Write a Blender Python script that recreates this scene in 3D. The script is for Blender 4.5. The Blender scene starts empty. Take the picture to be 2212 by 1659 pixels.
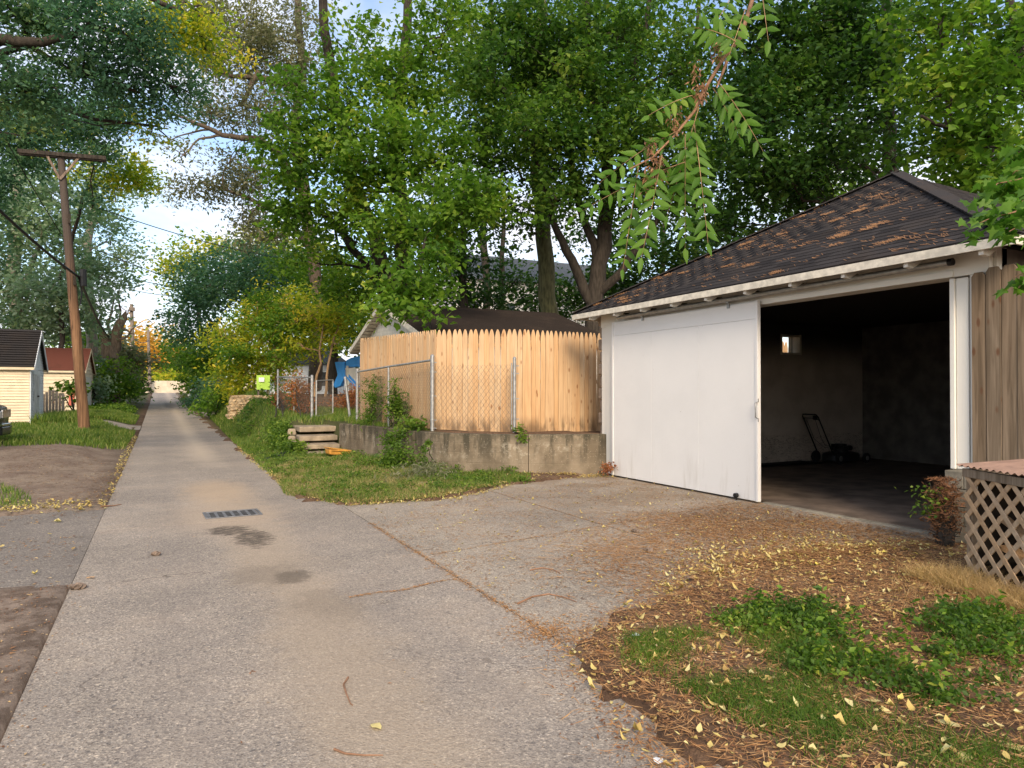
import bpy, bmesh, math, random
import numpy as np
from mathutils import Vector, Matrix
random.seed(7); RNG = np.random.default_rng(7)
S = bpy.context.scene
R = math.radians
# ------------------------------------------------------------------ camera
EYE = 1.6; FPX = 1533.0; YAW = math.atan(764 / FPX); PITCH = math.atan(15.5 / FPX)
cd = bpy.data.cameras.new('camera'); cam = bpy.data.objects.new('camera', cd); S.collection.objects.link(cam)
cd.sensor_width = 36; cd.lens = FPX / 2212 * 36; cd.clip_start = .05; cd.clip_end = 2000
cam.location = (0, 0, EYE); cam.rotation_euler = (math.pi / 2 + PITCH, 0, -YAW); S.camera = cam
# ------------------------------------------------------------------ sky, sun, exposure
SUN_EL, SUN_TRAVEL = R(31), (0.34, 0.94)          # travel direction on the ground
w = bpy.data.worlds.new('World'); S.world = w; w.use_nodes = True
nt = w.node_tree; nt.nodes.clear()
def wn(t, **k):
    n = nt.nodes.new(t)
    for a, b in k.items(): setattr(n, a, b)
    return n
sky = wn('ShaderNodeTexSky', sky_type='NISHITA'); sky.sun_disc = False; sky.sun_elevation = SUN_EL
sky.sun_rotation = math.atan2(-SUN_TRAVEL[0], -SUN_TRAVEL[1]); sky.air_density = 1.0; sky.dust_density = 1.5
tc = wn('ShaderNodeTexCoord'); sp = wn('ShaderNodeSeparateXYZ'); nt.links.new(tc.outputs['Generated'], sp.inputs[0])
zz = wn('ShaderNodeMath', operation='MAXIMUM'); nt.links.new(sp.outputs[2], zz.inputs[0]); zz.inputs[1].default_value = 0.0
za = wn('ShaderNodeMath', operation='ADD'); nt.links.new(zz.outputs[0], za.inputs[0]); za.inputs[1].default_value = .25
dx = wn('ShaderNodeMath', operation='DIVIDE'); nt.links.new(sp.outputs[0], dx.inputs[0]); nt.links.new(za.outputs[0], dx.inputs[1])
dy = wn('ShaderNodeMath', operation='DIVIDE'); nt.links.new(sp.outputs[1], dy.inputs[0]); nt.links.new(za.outputs[0], dy.inputs[1])
cb = wn('ShaderNodeCombineXYZ'); nt.links.new(dx.outputs[0], cb.inputs[0]); nt.links.new(dy.outputs[0], cb.inputs[1])
nz = wn('ShaderNodeTexNoise'); nz.inputs['Scale'].default_value = 1.3; nz.inputs['Detail'].default_value = 6; nz.inputs['Roughness'].default_value = .55
nt.links.new(cb.outputs[0], nz.inputs['Vector'])
rp = wn('ShaderNodeValToRGB'); rp.color_ramp.elements[0].position = .43; rp.color_ramp.elements[1].position = .60
rp.color_ramp.elements[0].color = (.05, .05, .05, 1); rp.color_ramp.elements[1].color = (1, 1, 1, 1)
nt.links.new(nz.outputs[0], rp.inputs[0])
mx = wn('ShaderNodeMix', data_type='RGBA'); mx.inputs['B'].default_value = (4.5, 4.5, 4.9, 1)
nt.links.new(rp.outputs[0], mx.inputs['Factor']); nt.links.new(sky.outputs[0], mx.inputs['A'])
bg = wn('ShaderNodeBackground'); bg.inputs[1].default_value = .15; nt.links.new(mx.outputs['Result'], bg.inputs[0])
nt.links.new(bg.outputs[0], wn('ShaderNodeOutputWorld').inputs[0])
sl = bpy.data.lights.new('sun', 'SUN'); sl.energy = 2.0; sl.angle = R(18); sl.color = (1, .83, .62)
so = bpy.data.objects.new('sun', sl); S.collection.objects.link(so)
_h = math.hypot(*SUN_TRAVEL); tv = Vector((SUN_TRAVEL[0] / _h * math.cos(SUN_EL), SUN_TRAVEL[1] / _h * math.cos(SUN_EL), -math.sin(SUN_EL)))
so.rotation_euler = tv.to_track_quat('-Z', 'Y').to_euler()
S.view_settings.view_transform = 'Standard'; S.view_settings.look = 'None'; S.view_settings.gamma = 1; S.view_settings.use_curve_mapping = False
S.view_settings.exposure = 0.9
S.render.engine = 'CYCLES'
S.cycles.max_bounces = 6; S.cycles.diffuse_bounces = 3; S.cycles.glossy_bounces = 2; S.cycles.transmission_bounces = 3; S.cycles.transparent_max_bounces = 6
try: S.cycles.use_denoising = True
except Exception: pass

# ------------------------------------------------------------------ places measured off the photograph (pixel of a 2212 px wide view + real distance -> point)
def ray(u, v):
    a = (u - 1106) / FPX; b = (829.5 - v) / FPX
    f = math.cos(PITCH) - b * math.sin(PITCH); up = math.sin(PITCH) + b * math.cos(PITCH)
    s, c = math.sin(YAW), math.cos(YAW)
    return Vector((f * s + a * c, f * c - a * s, up))
def at(u, v, d): return Vector((0, 0, EYE)) + ray(u, v) * d
def onx(u, v, x): r = ray(u, v); return Vector((0, 0, EYE)) + r * (x / r.x)
def ony(u, v, y): r = ray(u, v); return Vector((0, 0, EYE)) + r * (y / r.y)
CR = Vector((math.cos(YAW), -math.sin(YAW), 0)); CF = Vector((math.sin(YAW), math.cos(YAW), 0)); UP = Vector((0, 0, 1))

# ------------------------------------------------------------------ ground heights
def sst(a, b, x): t = np.clip((x - a) / (b - a), 0, 1); return t * t * (3 - 2 * t)
def gz(y): return np.interp(y, [-50, 28, 46, 70, 98, 400], [0, 0, .25, .62, 1.37, 1.6])
WALL = [(7.78, 11.42), (6.32, 11.98), (5.42, 12.66), (4.94, 13.36), (4.66, 14.65), (4.46, 16.4), (4.15, 18.25)]
def xwall(y): return np.interp(y, [p[1] for p in WALL], [p[0] for p in WALL])
def bankh(y): return np.interp(y, [20, 23, 30, 37, 41, 60], [.74, .85, 1.3, 1.3, .25, .3])
def bn(x, y): return (np.sin(x * 2.1 + 1.3 * np.sin(y * 1.7)) + np.sin(y * 2.7 + 2 * np.sin(x * 1.1))) * .5 + .5 * np.sin(x * 5.3 + y * 4.1) * np.sin(y * 6.1 - x * 3.3)
def drive_in(x, y):
    top = np.interp(x, [2.3, 3.7, 5.2, 5.8, 7.8, 15], [9.95, 9.85, 10.75, 10.95, 11.5, 11.5]) + .06 * bn(x * 2, y * 2)
    bot = np.interp(x, [2.3, 2.55, 3.3, 4.6, 6.0, 7.8], [3.65, 3.9, 4.3, 4.95, 5.0, 4.4]) + .12 * bn(x * 1.5, y * 1.5)
    return (x > 2.25) & (y < top) & (y > bot)
def H(x, y):
    x = np.asarray(x, float); y = np.asarray(y, float)
    g = gz(y)
    z = g + .035 + .008 * bn(x, y)
    z = np.where(x < -.6, z + .28 * sst(13, 20, y) * sst(-.7, -2.2, x) * (1 - sst(60, 80, y)) - .012, z)
    # apron of old asphalt on the left
    z = np.where((x < -.6) & (y > 6.95 + .1 * np.sin(x * 3)) & (y < 11.15 + .06 * np.sin(x * 5)), -.03, z)
    bank = bankh(y) * sst(2.45, 3.5, x) * sst(18.9, 20.6, y) * (1 - sst(60, 66, y))
    side = .74 * np.clip((x - xwall(y) - .11 - .22 * (y < 13.4)) / .05, 0, 1) * (y > 11.6) * (1 - sst(18.4, 18.41, y))
    front = .05 * (x < 5.0) * sst(.9, .0, xwall(y) - x) * ((y > 11.7) & (y < 18.4) & (x < xwall(y)))
    back = .74 * ((x > 4.25) & (y >= 18.35) & (y < 21))
    z = z + np.maximum(np.maximum(bank, side), np.maximum(back, 0)) + front * (side < .01)
    z = np.where((x > 7.0) & (y < 11.62) & (y > 4.3), -.06, z)
    z = np.where((x > 7.7) & (y >= 11.62) & (y < 18), .74, z)
    z = np.where(drive_in(x, y) & (x < 7.8), -.06, z)
    edge = np.where(y > 10.5, 2.02 + .16 * bn(x * .0, y) , 2.3)
    edge = np.where(y < 3.6, 2.1 + .15 * bn(y, y), edge)
    onroad = (x > -.635) & (x < edge)
    return np.where(onroad, g - .05, z)
def surf(x, y):
    h = H(x, y); g = gz(y)
    h = np.where((np.asarray(x) > -.635) & (np.asarray(x) < 2.3), np.maximum(h, g), h)
    return np.where((np.asarray(x) >= 2.3) & (np.asarray(x) < 7.8) & (np.asarray(y) > 2.3) & (np.asarray(y) < 11.4), np.maximum(h, 0.0), np.where((np.asarray(x) < -.635) & (np.asarray(y) > 6.9) & (np.asarray(y) < 11.3), np.maximum(h, -.006), h))

# ------------------------------------------------------------------ materials
class NM:
    def __init__(s, name):
        s.m = bpy.data.materials.new(name); s.m.use_nodes = True; s.t = s.m.node_tree; s.t.nodes.clear()
        s.out = s.t.nodes.new('ShaderNodeOutputMaterial')
    def n(s, t, ins=None, **k):
        nd = s.t.nodes.new(t)
        for a, b in k.items(): setattr(nd, a, b)
        for a, b in (ins or {}).items():
            i = nd.inputs[a]
            if isinstance(b, bpy.types.NodeSocket): s.t.links.new(b, i)
            elif isinstance(b, (tuple, list)) and len(b) == 3 and i.type == 'RGBA': i.default_value = (*b, 1)
            else: i.default_value = b
        return nd
    def pos(s): return s.n('ShaderNodeNewGeometry').outputs['Position']
    def obj(s): return s.n('ShaderNodeTexCoord').outputs['Object']
    def mapv(s, v, scale=(1, 1, 1)): return s.n('ShaderNodeMapping', {'Vector': v, 'Scale': scale}).outputs[0]
    def noise(s, v, sc, det=4, rough=.55, dist=0): return s.n('ShaderNodeTexNoise', {'Vector': v, 'Scale': sc, 'Detail': det, 'Roughness': rough, 'Distortion': dist}).outputs[0]
    def vor(s, v, sc, out='Distance', feat='F1'): return s.n('ShaderNodeTexVoronoi', {'Vector': v, 'Scale': sc}, feature=feat).outputs[out]
    def math(s, op, a, b=0, c=0, clamp=False): return s.n('ShaderNodeMath', {0: a, 1: b, 2: c}, operation=op, use_clamp=clamp).outputs[0]
    def step(s, v, a, b): return s.n('ShaderNodeMapRange', {'Value': v, 'From Min': a, 'From Max': b}, clamp=True, interpolation_type='SMOOTHSTEP').outputs[0]
    def mix(s, f, a, b, mode='MIX'): return s.n('ShaderNodeMix', {'Factor': f, 'A': a, 'B': b}, data_type='RGBA', blend_type=mode).outputs['Result']
    def ramp(s, f, stops):
        r = s.n('ShaderNodeValToRGB', {'Fac': f}); e = r.color_ramp.elements
        while len(e) < len(stops): e.new(.5)
        for i, (p, c) in enumerate(stops): e[i].position = p; e[i].color = (*c, 1)
        return r.outputs[0]
    def xyz(s, v): o = s.n('ShaderNodeSeparateXYZ', {0: v}).outputs; return o[0], o[1], o[2]
    def bump(s, h, st=.3, d=.01): return s.n('ShaderNodeBump', {'Height': h, 'Strength': st, 'Distance': d}).outputs[0]
    def rand(s): return s.n('ShaderNodeObjectInfo').outputs['Random']
    def attr(s, nm='v'): return s.n('ShaderNodeAttribute', attribute_name=nm).outputs['Fac']
    def spot(s, X, Y, cx, cy, rx, ry, nz, amp=.5):
        a = s.math('MULTIPLY', s.math('SUBTRACT', X, cx), 1 / rx); b = s.math('MULTIPLY', s.math('SUBTRACT', Y, cy), 1 / ry)
        d = s.math('SQRT', s.math('ADD', s.math('MULTIPLY', a, a), s.math('MULTIPLY', b, b)))
        d = s.math('ADD', d, s.math('MULTIPLY', s.math('SUBTRACT', nz, .5), amp * 2))
        return s.step(d, 1.30, .40)
    def pbr(s, col, rough=.8, normal=None, metal=0, spec=.3, **k):
        i = {'Base Color': col, 'Roughness': rough, 'Metallic': metal, 'Specular IOR Level': spec}
        if normal is not None: i['Normal'] = normal
        i.update(k)
        b = s.n('ShaderNodeBsdfPrincipled', i); s.t.links.new(b.outputs[0], s.out.inputs[0]); return s.m
def simple(name, c, rough=.7, var=.12, sc=8, metal=0, bump=.15, spec=.3, stretch=(1, 1, 1)):
    m = NM(name); p = m.mapv(m.pos(), stretch); f = m.noise(p, sc, 5)
    lo = tuple(max(0, x * (1 - var)) for x in c); hi = tuple(min(1, x * (1 + var)) for x in c)
    return m.pbr(m.mix(m.step(f, .3, .7), lo, hi), rough, m.bump(m.noise(p, sc * 5, 3), bump, .01), metal, spec)
def leafmat(name, stops, trans=.4, rough=.5, nsc=.35):
    m = NM(name); v = m.attr(); big = m.noise(m.pos(), nsc, 3)
    f = m.math('ADD', m.math('MULTIPLY', v, .75), m.math('MULTIPLY', m.math('SUBTRACT', big, .5), .9), clamp=True)
    f = m.math('ADD', f, .12, clamp=True)
    col = m.ramp(f, stops)
    tcol = m.mix(.5, col, m.mix(1, col, (1.0, 1.35, .35), 'MULTIPLY'))
    d = m.n('ShaderNodeBsdfPrincipled', {'Base Color': col, 'Roughness': rough, 'Specular IOR Level': .25})
    t = m.n('ShaderNodeBsdfTranslucent', {'Color': m.mix(1, tcol, (1.5, 1.5, 1.5), 'MULTIPLY')})
    x = m.n('ShaderNodeMixShader', {0: trans, 1: d.outputs[0], 2: t.outputs[0]}); m.t.links.new(x.outputs[0], m.out.inputs[0]); return m.m

M = {}
def concrete(name, base, dark=.8, agg=1.0, stains=True, joint=None):
    m = NM(name); p = m.pos(); X, Y, Z = m.xyz(p)
    n1 = m.noise(p, .7, 5); n2 = m.noise(p, 5, 5); n3 = m.noise(p, 90, 2)
    col = m.mix(m.step(n1, .3, .7), tuple(c * .86 for c in base), tuple(c * 1.1 for c in base))
    col = m.mix(m.step(n2, .35, .7), m.mix(1, col, (.9, .9, .92), 'MULTIPLY'), col)
    cell = m.vor(p, 75, 'Color'); cx, cy, cz = m.xyz(cell)
    dist = m.vor(p, 75); stone = m.step(dist, .42, .3)
    ga, gb2, _ = m.xyz(m.vor(p, 130, 'Color')); gv = m.math('ADD', m.math('MULTIPLY', cy, .55), m.math('MULTIPLY', ga, .45)); col = m.mix(1, col, m.ramp(gv, [(0, (.42, .41, .41)), (.35, (.80, .79, .79)), (.65, (1.0, 1.0, .99)), (1, (1.0, .98, .95))]), 'MULTIPLY'); col = m.mix(m.step(gv, .72, .95), col, m.mix(1, col, (1.7, 1.66, 1.6), 'MULTIPLY'))
    darkst = m.math('MULTIPLY', m.math('GREATER_THAN', cx, .80), stone); lightst = m.math('MULTIPLY', m.math('LESS_THAN', cx, .16), stone)
    bigc = m.vor(p, 26, 'Color'); bx, _, _ = m.xyz(bigc); bigst = m.math('MULTIPLY', m.math('GREATER_THAN', bx, .88), m.step(m.vor(p, 26), .36, .26))
    col = m.mix(m.math('MULTIPLY', darkst, .62 * agg), col, (.085, .08, .08)); col = m.mix(m.math('MULTIPLY', lightst, .35 * agg), col, (.5, .47, .42))
    col = m.mix(m.math('MULTIPLY', bigst, .55 * agg), col, (.075, .072, .075))
    n7 = m.noise(p, 38, 3, .75); col = m.mix(m.math('MULTIPLY', m.step(n7, .50, .68), .42), col, m.mix(1, col, (.52, .50, .50), 'MULTIPLY')); col = m.mix(m.math('MULTIPLY', m.step(n7, .46, .30), .38), col, m.mix(1, col, (1.45, 1.42, 1.38), 'MULTIPLY')); col = m.mix(m.math('MULTIPLY', m.step(n3, .5, .75), .45), col, (.13, .12, .11))
    if stains:
        cw_ = m.n('ShaderNodeVectorMath', {0: p, 1: m.n('ShaderNodeVectorMath', {0: m.n('ShaderNodeTexNoise', {'Vector': p, 'Scale': 1.6, 'Detail': 5.0}).outputs['Color'], 'Scale': .9}, operation='SCALE').outputs[0]}, operation='ADD').outputs[0]; ck = m.n('ShaderNodeTexVoronoi', {'Vector': cw_, 'Scale': .38}, feature='DISTANCE_TO_EDGE').outputs['Distance']; col = m.mix(m.math('MULTIPLY', m.math('MULTIPLY', m.step(ck, .0035, .001), .5), m.step(m.noise(p, .8, 2), .50, .58)), col, (.10, .08, .065)); n4 = m.noise(p, 2.2, 5, .6); n5 = m.noise(p, 9, 4, .65)
        tan = (.37, .29, .205)
        n6 = m.noise(p, 28, 4, .7); fine = m.math('ADD', m.math('MULTIPLY', n4, .6), m.math('MULTIPLY', n6, .4))
        dd = m.math('ABSOLUTE', m.math('SUBTRACT', m.math('SUBTRACT', X, m.math('MULTIPLY', m.math('SUBTRACT', m.noise(p, .5, 2), .5), .7)), 1.02))
        strip = m.math('MULTIPLY', m.step(m.math('ADD', dd, m.math('MULTIPLY', m.math('SUBTRACT', fine, .5), 1.3)), .60, .05), m.step(Y, 14, 7))
        col = m.mix(m.math('MULTIPLY', strip, .55), col, tan)
        col = m.mix(m.math('MULTIPLY', m.math('MULTIPLY', m.step(n1, .42, .66), m.step(fine, .40, .58)), .30), col, (.36, .28, .20))
        col = m.mix(m.math('MULTIPLY', m.spot(X, Y, .8, 9.9, .8, 1.4, fine, .8), .45), col, (.42, .32, .225))
        col = m.mix(m.math('MULTIPLY', m.step(m.math('ADD', m.math('ABSOLUTE', m.math('SUBTRACT', X, 1.0)), m.math('MULTIPLY', fine, .8)), .9, .35), m.step(Y, 15, 20)), col, (.40, .33, .255))
        wet = (.05, .04, .032); jag = m.math('ADD', m.math('MULTIPLY', m.noise(m.mapv(p, (1.6, 1, 1)), 3.6, 6, .75), .8), m.math('MULTIPLY', m.noise(m.mapv(p, (1, 2.5, 1)), 14, 5, .75), .35)); jag = m.math('ADD', m.math('MULTIPLY', m.math('SUBTRACT', jag, .575), 1.15), .5)
        col = m.mix(m.math('MULTIPLY', m.spot(X, Y, .85, 12.3, .55, 1.6, jag, .7), .6), col, (.43, .315, .205))
        st_ = m.noise(m.mapv(p, (1.2, 3.5, 1)), 6, 6, .8); col = m.mix(m.math('MULTIPLY', m.step(m.math('ADD', m.math('MULTIPLY', m.math('MAXIMUM', m.spot(X, Y, .74, 8.75, .30, .42, jag, .4), m.spot(X, Y, .93, 8.2, .26, .62, jag, .4)), .75), m.math('MULTIPLY', m.math('SUBTRACT', st_, .5), 2.6)), .30, .85), .82), col, wet)
        col = m.mix(m.math('MULTIPLY', m.spot(X, Y, 1.06, 6.35, .16, .25, jag, 1.4), .6), col, (.08, .065, .05))
        col = m.mix(m.math('MULTIPLY', m.spot(X, Y, .84, 6.5, .34, .42, jag, 1.3), .38), col, (.13, .105, .08))
        col = m.mix(m.math('MULTIPLY', m.spot(X, Y, 1.15, 5.4, .3, .5, jag, 1.2), .30), col, (.15, .12, .09))
        rut = m.math('MULTIPLY', m.step(m.math('ABSOLUTE', m.math('SUBTRACT', m.math('ABSOLUTE', m.math('SUBTRACT', X, .85)), .72)), .34, .05), m.step(n4, .3, .6)); col = m.mix(m.math('MULTIPLY', rut, .22), col, (.19, .165, .145))
        ctr = m.math('MULTIPLY', m.step(m.math('ABSOLUTE', m.math('SUBTRACT', m.math('ADD', Y, m.math('MULTIPLY', m.noise(p, 1.7, 4, .7), .8)), 7.2)), .014, .004), m.step(m.noise(p, 1.1, 2), .52, .56)); col = m.mix(m.math('MULTIPLY', ctr, .7), col, (.07, .055, .045))
        col = m.mix(m.math('MULTIPLY', m.spot(X, Y, .8, 62, .5, 8, n4, .4), .6), col, (.09, .08, .075))
        # rusty brown needle dust by the driveway joint
        ns = m.noise(p, 14, 5, .7)
        col = m.mix(m.math('MULTIPLY', m.math('MULTIPLY', m.step(ns, .50, .70), m.step(X, 1.9, 4.2)), .6), col, (.27, .155, .075))
        col = m.mix(m.math('MULTIPLY', m.math('MULTIPLY', m.step(m.noise(p, 1.1, 4), .38, .6), m.step(X, 3.4, 6.8)), .45), col, (.19, .13, .075))
    hb = m.math('ADD', m.math('MULTIPLY', dist, .6), m.math('MULTIPLY', n2, .8))
    return m.pbr(col, .9, m.bump(m.math('ADD', hb, m.math('MULTIPLY', n7, 1.2)), .6, .008), 0, .2)
M['road'] = concrete('alley_concrete', (.345, .298, .245))
M['drive'] = concrete('driveway_concrete', (.37, .32, .255), agg=.9)
M['apron'] = concrete('old_asphalt', (.235, .205, .172), agg=.8, stains=False)

def ground_mat():
    m = NM('soil'); p = m.pos(); X, Y, Z = m.xyz(p)
    n1 = m.noise(p, 1.2, 6, .6); n2 = m.noise(p, 22, 5, .7); n3 = m.noise(p, 110, 3, .7)
    soil = m.mix(m.step(n1, .35, .65), (.11, .065, .04), (.19, .12, .075))
    soil = m.mix(m.step(n2, .45, .7), soil, (.055, .035, .024))
    soil = m.mix(m.math('MULTIPLY', m.step(n3, .58, .75), .6), soil, (.27, .19, .12))
    lot = m.mix(m.step(n1, .3, .7), (.18, .13, .098), (.27, .21, .155))
    lot = m.mix(m.math('MULTIPLY', m.step(m.noise(p, 6, 5, .75), .48, .64), .55), lot, (.105, .075, .055)); lot = m.mix(m.math('MULTIPLY', m.step(n2, .5, .72), .8), lot, (.10, .07, .052)); lot = m.mix(m.math('MULTIPLY', m.step(n3, .56, .72), .7), lot, (.40, .33, .26)); lot = m.mix(m.math('MULTIPLY', m.step(n3, .42, .28), .6), lot, (.07, .05, .04))
    left = m.math('MULTIPLY', m.step(X, -.5, -.7), m.step(Y, 24, 22))
    col = m.mix(left, soil, lot)
    near = m.math('MULTIPLY', m.step(X, -.5, -.7), m.step(Y, 7.4, 6.6))
    col = m.mix(near, col, m.mix(m.math('MULTIPLY', m.step(n3, .54, .7), .6), m.mix(m.step(m.noise(p, 3.5, 5, .7), .4, .6), (.15, .108, .08), (.30, .23, .175)), (.36, .28, .21)))
    grassy = m.math('MAXIMUM', m.math('MULTIPLY', m.step(X, -.7, -1.2), m.step(Y, 20, 25)), m.math('MULTIPLY', m.step(X, 1.9, 2.5), m.math('MULTIPLY', m.step(Y, 10, 11.5), m.step(X, 5.3, 4.9))))
    col = m.mix(m.math('MULTIPLY', grassy, .8), col, m.mix(m.step(n2, .4, .65), (.03, .05, .015), (.075, .085, .03)))
    return m.pbr(col, .95, m.bump(m.math('ADD', n2, m.math('MULTIPLY', n3, .5)), .7, .02), 0, .1)
M['soil'] = ground_mat()

def wood(name, c1, c2, knots=True, stretch=(30, 30, 1.5), rough=.65, stain=None, knotc=(.28, .13, .05)):
    m = NM(name); g = m.pos(); r = m.rand()
    off = m.n('ShaderNodeVectorMath', {0: g, 1: m.n('ShaderNodeCombineXYZ', {0: m.math('MULTIPLY', r, 17), 2: m.math('MULTIPLY', r, 31)}).outputs[0]}, operation='ADD').outputs[0]
    grain = m.noise(m.mapv(off, stretch), 1, 5, .6, .6); big = m.noise(m.mapv(off, (3, 3, .8)), 1, 3)
    col = m.mix(m.step(grain, .3, .7), c1, c2)
    col = m.mix(m.math('MULTIPLY', r, .8), col, m.mix(1, col, (1.0, .84, .66), 'MULTIPLY'))
    col = m.mix(m.math('MULTIPLY', m.step(big, .4, .7), .4), col, m.mix(1, col, (.84, .76, .7), 'MULTIPLY'))
    if knots:
        kd = m.vor(m.mapv(off, (10, 10, 4.2)), 1); kc, _, _ = m.xyz(m.vor(m.mapv(off, (10, 10, 4.2)), 1, 'Color')); col = m.mix(m.math('MULTIPLY', m.math('MULTIPLY', m.step(kd, .27, .10), m.math('GREATER_THAN', kc, .62)), .9), col, knotc)
    if stain:
        X, Y, Z = m.xyz(g); s = m.math('MULTIPLY', m.step(Z, stain[1], stain[0]), m.step(m.noise(m.mapv(g, (7, 7, 2)), 1, 4), .38, .62))
        col = m.mix(m.math('MULTIPLY', s, .75), col, (.10, .062, .035))
    return m.pbr(col, rough, m.bump(grain, .25, .004), 0, .25)
M['picket'] = wood('fresh_cedar', (.50, .335, .19), (.63, .45, .27), stain=(.82, 1.15))
M['greywood'] = wood('weathered_board', (.13, .102, .072), (.27, .22, .165), stretch=(22, 22, 1.0), rough=.85, knotc=(.13, .06, .03))
M['lattice'] = wood('weathered_lath', (.36, .265, .175), (.52, .40, .27), knots=False, stretch=(14, 14, 14), rough=.8)
M['oldwood'] = wood('grey_fence_wood', (.11, .10, .09), (.19, .17, .15), stretch=(12, 12, 1), rough=.9)
M['darkwood'] = simple('dark_rafters', (.035, .027, .02), .9)

def pole_mat():
    m = NM('creosote_pole'); g = m.obj(); gr = m.noise(m.mapv(g, (14, 14, .5)), 1, 5, .65, .5)
    col = m.mix(m.step(gr, .3, .7), (.10, .052, .028), (.30, .165, .085)); cr = m.noise(m.mapv(g, (26, 26, .35)), 1, 3)
    col = m.mix(m.step(cr, .60, .68), col, (.03, .018, .012)); X, Y, Z = m.xyz(m.pos()); col = m.mix(m.step(m.math('ADD', Z, m.math('MULTIPLY', gr, 3)), 5.0, 8.5), col, m.mix(gr, (.045, .036, .03), (.11, .085, .07)))  # upper shaft weathered; sunlit orange below is put into the colour by height
    return m.pbr(col, .8, m.bump(gr, .5, .02), 0, .2)
M['pole'] = pole_mat()
M['farpole'] = simple('grey_pole_wood', (.21, .17, .14), .9, .2, 3)

def white_paint(name, c=(.74, .72, .69), dirt=.35, seams=None):
    m = NM(name); p = m.pos(); X, Y, Z = m.xyz(p)
    n = m.noise(p, 1.1, 5, .6); st = m.noise(m.mapv(p, (3, 3, .5)), 2.2, 5, .6); sp_ = m.noise(p, 60, 2)
    col = m.mix(m.math('MULTIPLY', m.step(n, .4, .75), .5), c, tuple(k * .91 for k in c))
    col = m.mix(m.math('MULTIPLY', m.math('MULTIPLY', m.step(st, .52, .74), m.step(Z, 1.0, .05)), dirt), col, (.42, .38, .31))
    col = m.mix(m.math('MULTIPLY', m.step(m.noise(p, 17, 2), .76, .80), .8), col, (.30, .25, .2))
    b = m.noise(p, 3, 4)
    return m.pbr(col, .45, m.bump(m.math('ADD', m.math('MULTIPLY', b, 1.0), m.math('MULTIPLY', sp_, .15)), .25, .02), 0, .4)
M['door'] = white_paint('white_door_paint')
M['trim'] = white_paint('white_trim_paint', (.72, .69, .62), .6)
M['fascia'] = simple('weathered_fascia_paint', (.62, .57, .47), .6, .18, 9)
def board_formed():
    m = NM('board_formed_concrete'); p = m.pos(); X, Y, Z = m.xyz(p)
    n1 = m.noise(p, 1.6, 6, .65); n2 = m.noise(p, 8, 5, .7); n3 = m.noise(p, 70, 3, .7)
    run = m.noise(m.mapv(p, (5, 5, .7)), 1, 5, .65)
    col = m.mix(m.step(n1, .35, .65), (.15, .118, .08), (.25, .20, .14))
    col = m.mix(m.math('MULTIPLY', m.math('MULTIPLY', m.step(run, .42, .56), m.step(Z, .0, .70)), .9), col, (.055, .048, .034))
    top = m.math('MULTIPLY', m.step(Z, .55, .78), m.step(n2, .35, .55)); col = m.mix(m.math('MULTIPLY', top, .65), col, (.06, .055, .036))
    pt = m.math('MULTIPLY', m.math('MULTIPLY', m.step(n2, .5, .62), m.step(n1, .42, .6)), m.math('MULTIPLY', m.step(Z, .2, .4), m.step(Z, .68, .5)))
    col = m.mix(m.math('MULTIPLY', pt, .7), col, (.40, .36, .28))
    peb = m.vor(p, 45, 'Color'); pa, _, _ = m.xyz(peb); col = m.mix(m.math('MULTIPLY', m.math('MULTIPLY', m.math('GREATER_THAN', pa, .88), .5), m.step(m.vor(p, 45), .4, .25)), col, (.38, .33, .25))
    return m.pbr(col, .92, m.bump(m.math('ADD', n2, m.math('MULTIPLY', n3, .5)), .6, .015), 0, .15)
M['cwall'] = board_formed()
M['block'] = simple('concrete_block', (.22, .195, .15), .95, .25, 6, bump=.6)
M['rockblock'] = simple('rock_face_block', (.24, .18, .13), .95, .25, 7, bump=.7)
M['stone'] = simple('tan_field_stone', (.47, .34, .19), .9, .3, 5, bump=.6)
M['step'] = simple('worn_step_stone', (.27, .215, .15), .92, .28, 5, bump=.5)
def shingle_mat(name, a, b, rnd=.8):
    m = NM(name); p = m.pos(); n = m.noise(p, 140, 2); c = m.mix(m.math('MULTIPLY', m.rand(), rnd), a, b)
    c = m.mix(m.math('MULTIPLY', m.attr(), .7), c, b)
    c = m.mix(m.step(n, .35, .7), c, m.mix(1, c, (1.7, 1.65, 1.6), 'MULTIPLY'))
    c = m.mix(m.math('MULTIPLY', m.step(m.noise(p, 1.3, 4), .5, .7), .3), c, (.06, .045, .035))
    return m.pbr(c, .97, m.bump(n, .4, .004), 0, .03)
M['shingle'] = shingle_mat('charcoal_shingle', (.020, .019, .020), (.040, .037, .037))
M['shingle2'] = shingle_mat('brown_black_shingle', (.017, .014, .013), (.032, .026, .023))
M['redshingle'] = shingle_mat('red_shingle', (.13, .048, .037), (.20, .085, .065))
M['needle'] = leafmat('pine_needles', [(0, (.26, .12, .045)), (.5, (.42, .215, .085)), (1, (.56, .34, .15))], 0.1)
M['litter'] = leafmat('leaf_litter', [(0, (.10, .045, .022)), (.35, (.21, .095, .042)), (.65, (.37, .20, .085)), (.87, (.50, .34, .15)), (1, (.62, .50, .32))], 0.1, nsc=1.2)
M['yellowleaf'] = leafmat('fallen_leaves', [(0, (.30, .17, .06)), (.3, (.48, .34, .11)), (.6, (.56, .44, .15)), (.85, (.62, .54, .26)), (1, (.72, .56, .07))], 0.15)
M['galv'] = simple('galvanised_steel', (.36, .36, .35), .5, .2, 14, .75, .1)
M['wire'] = simple('rusty_wire', (.20, .17, .14), .6, .2, 20, .5, .1)
M['iron'] = simple('grey_cast_iron', (.20, .20, .205), .55, .2, 14, .6, .3)
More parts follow.
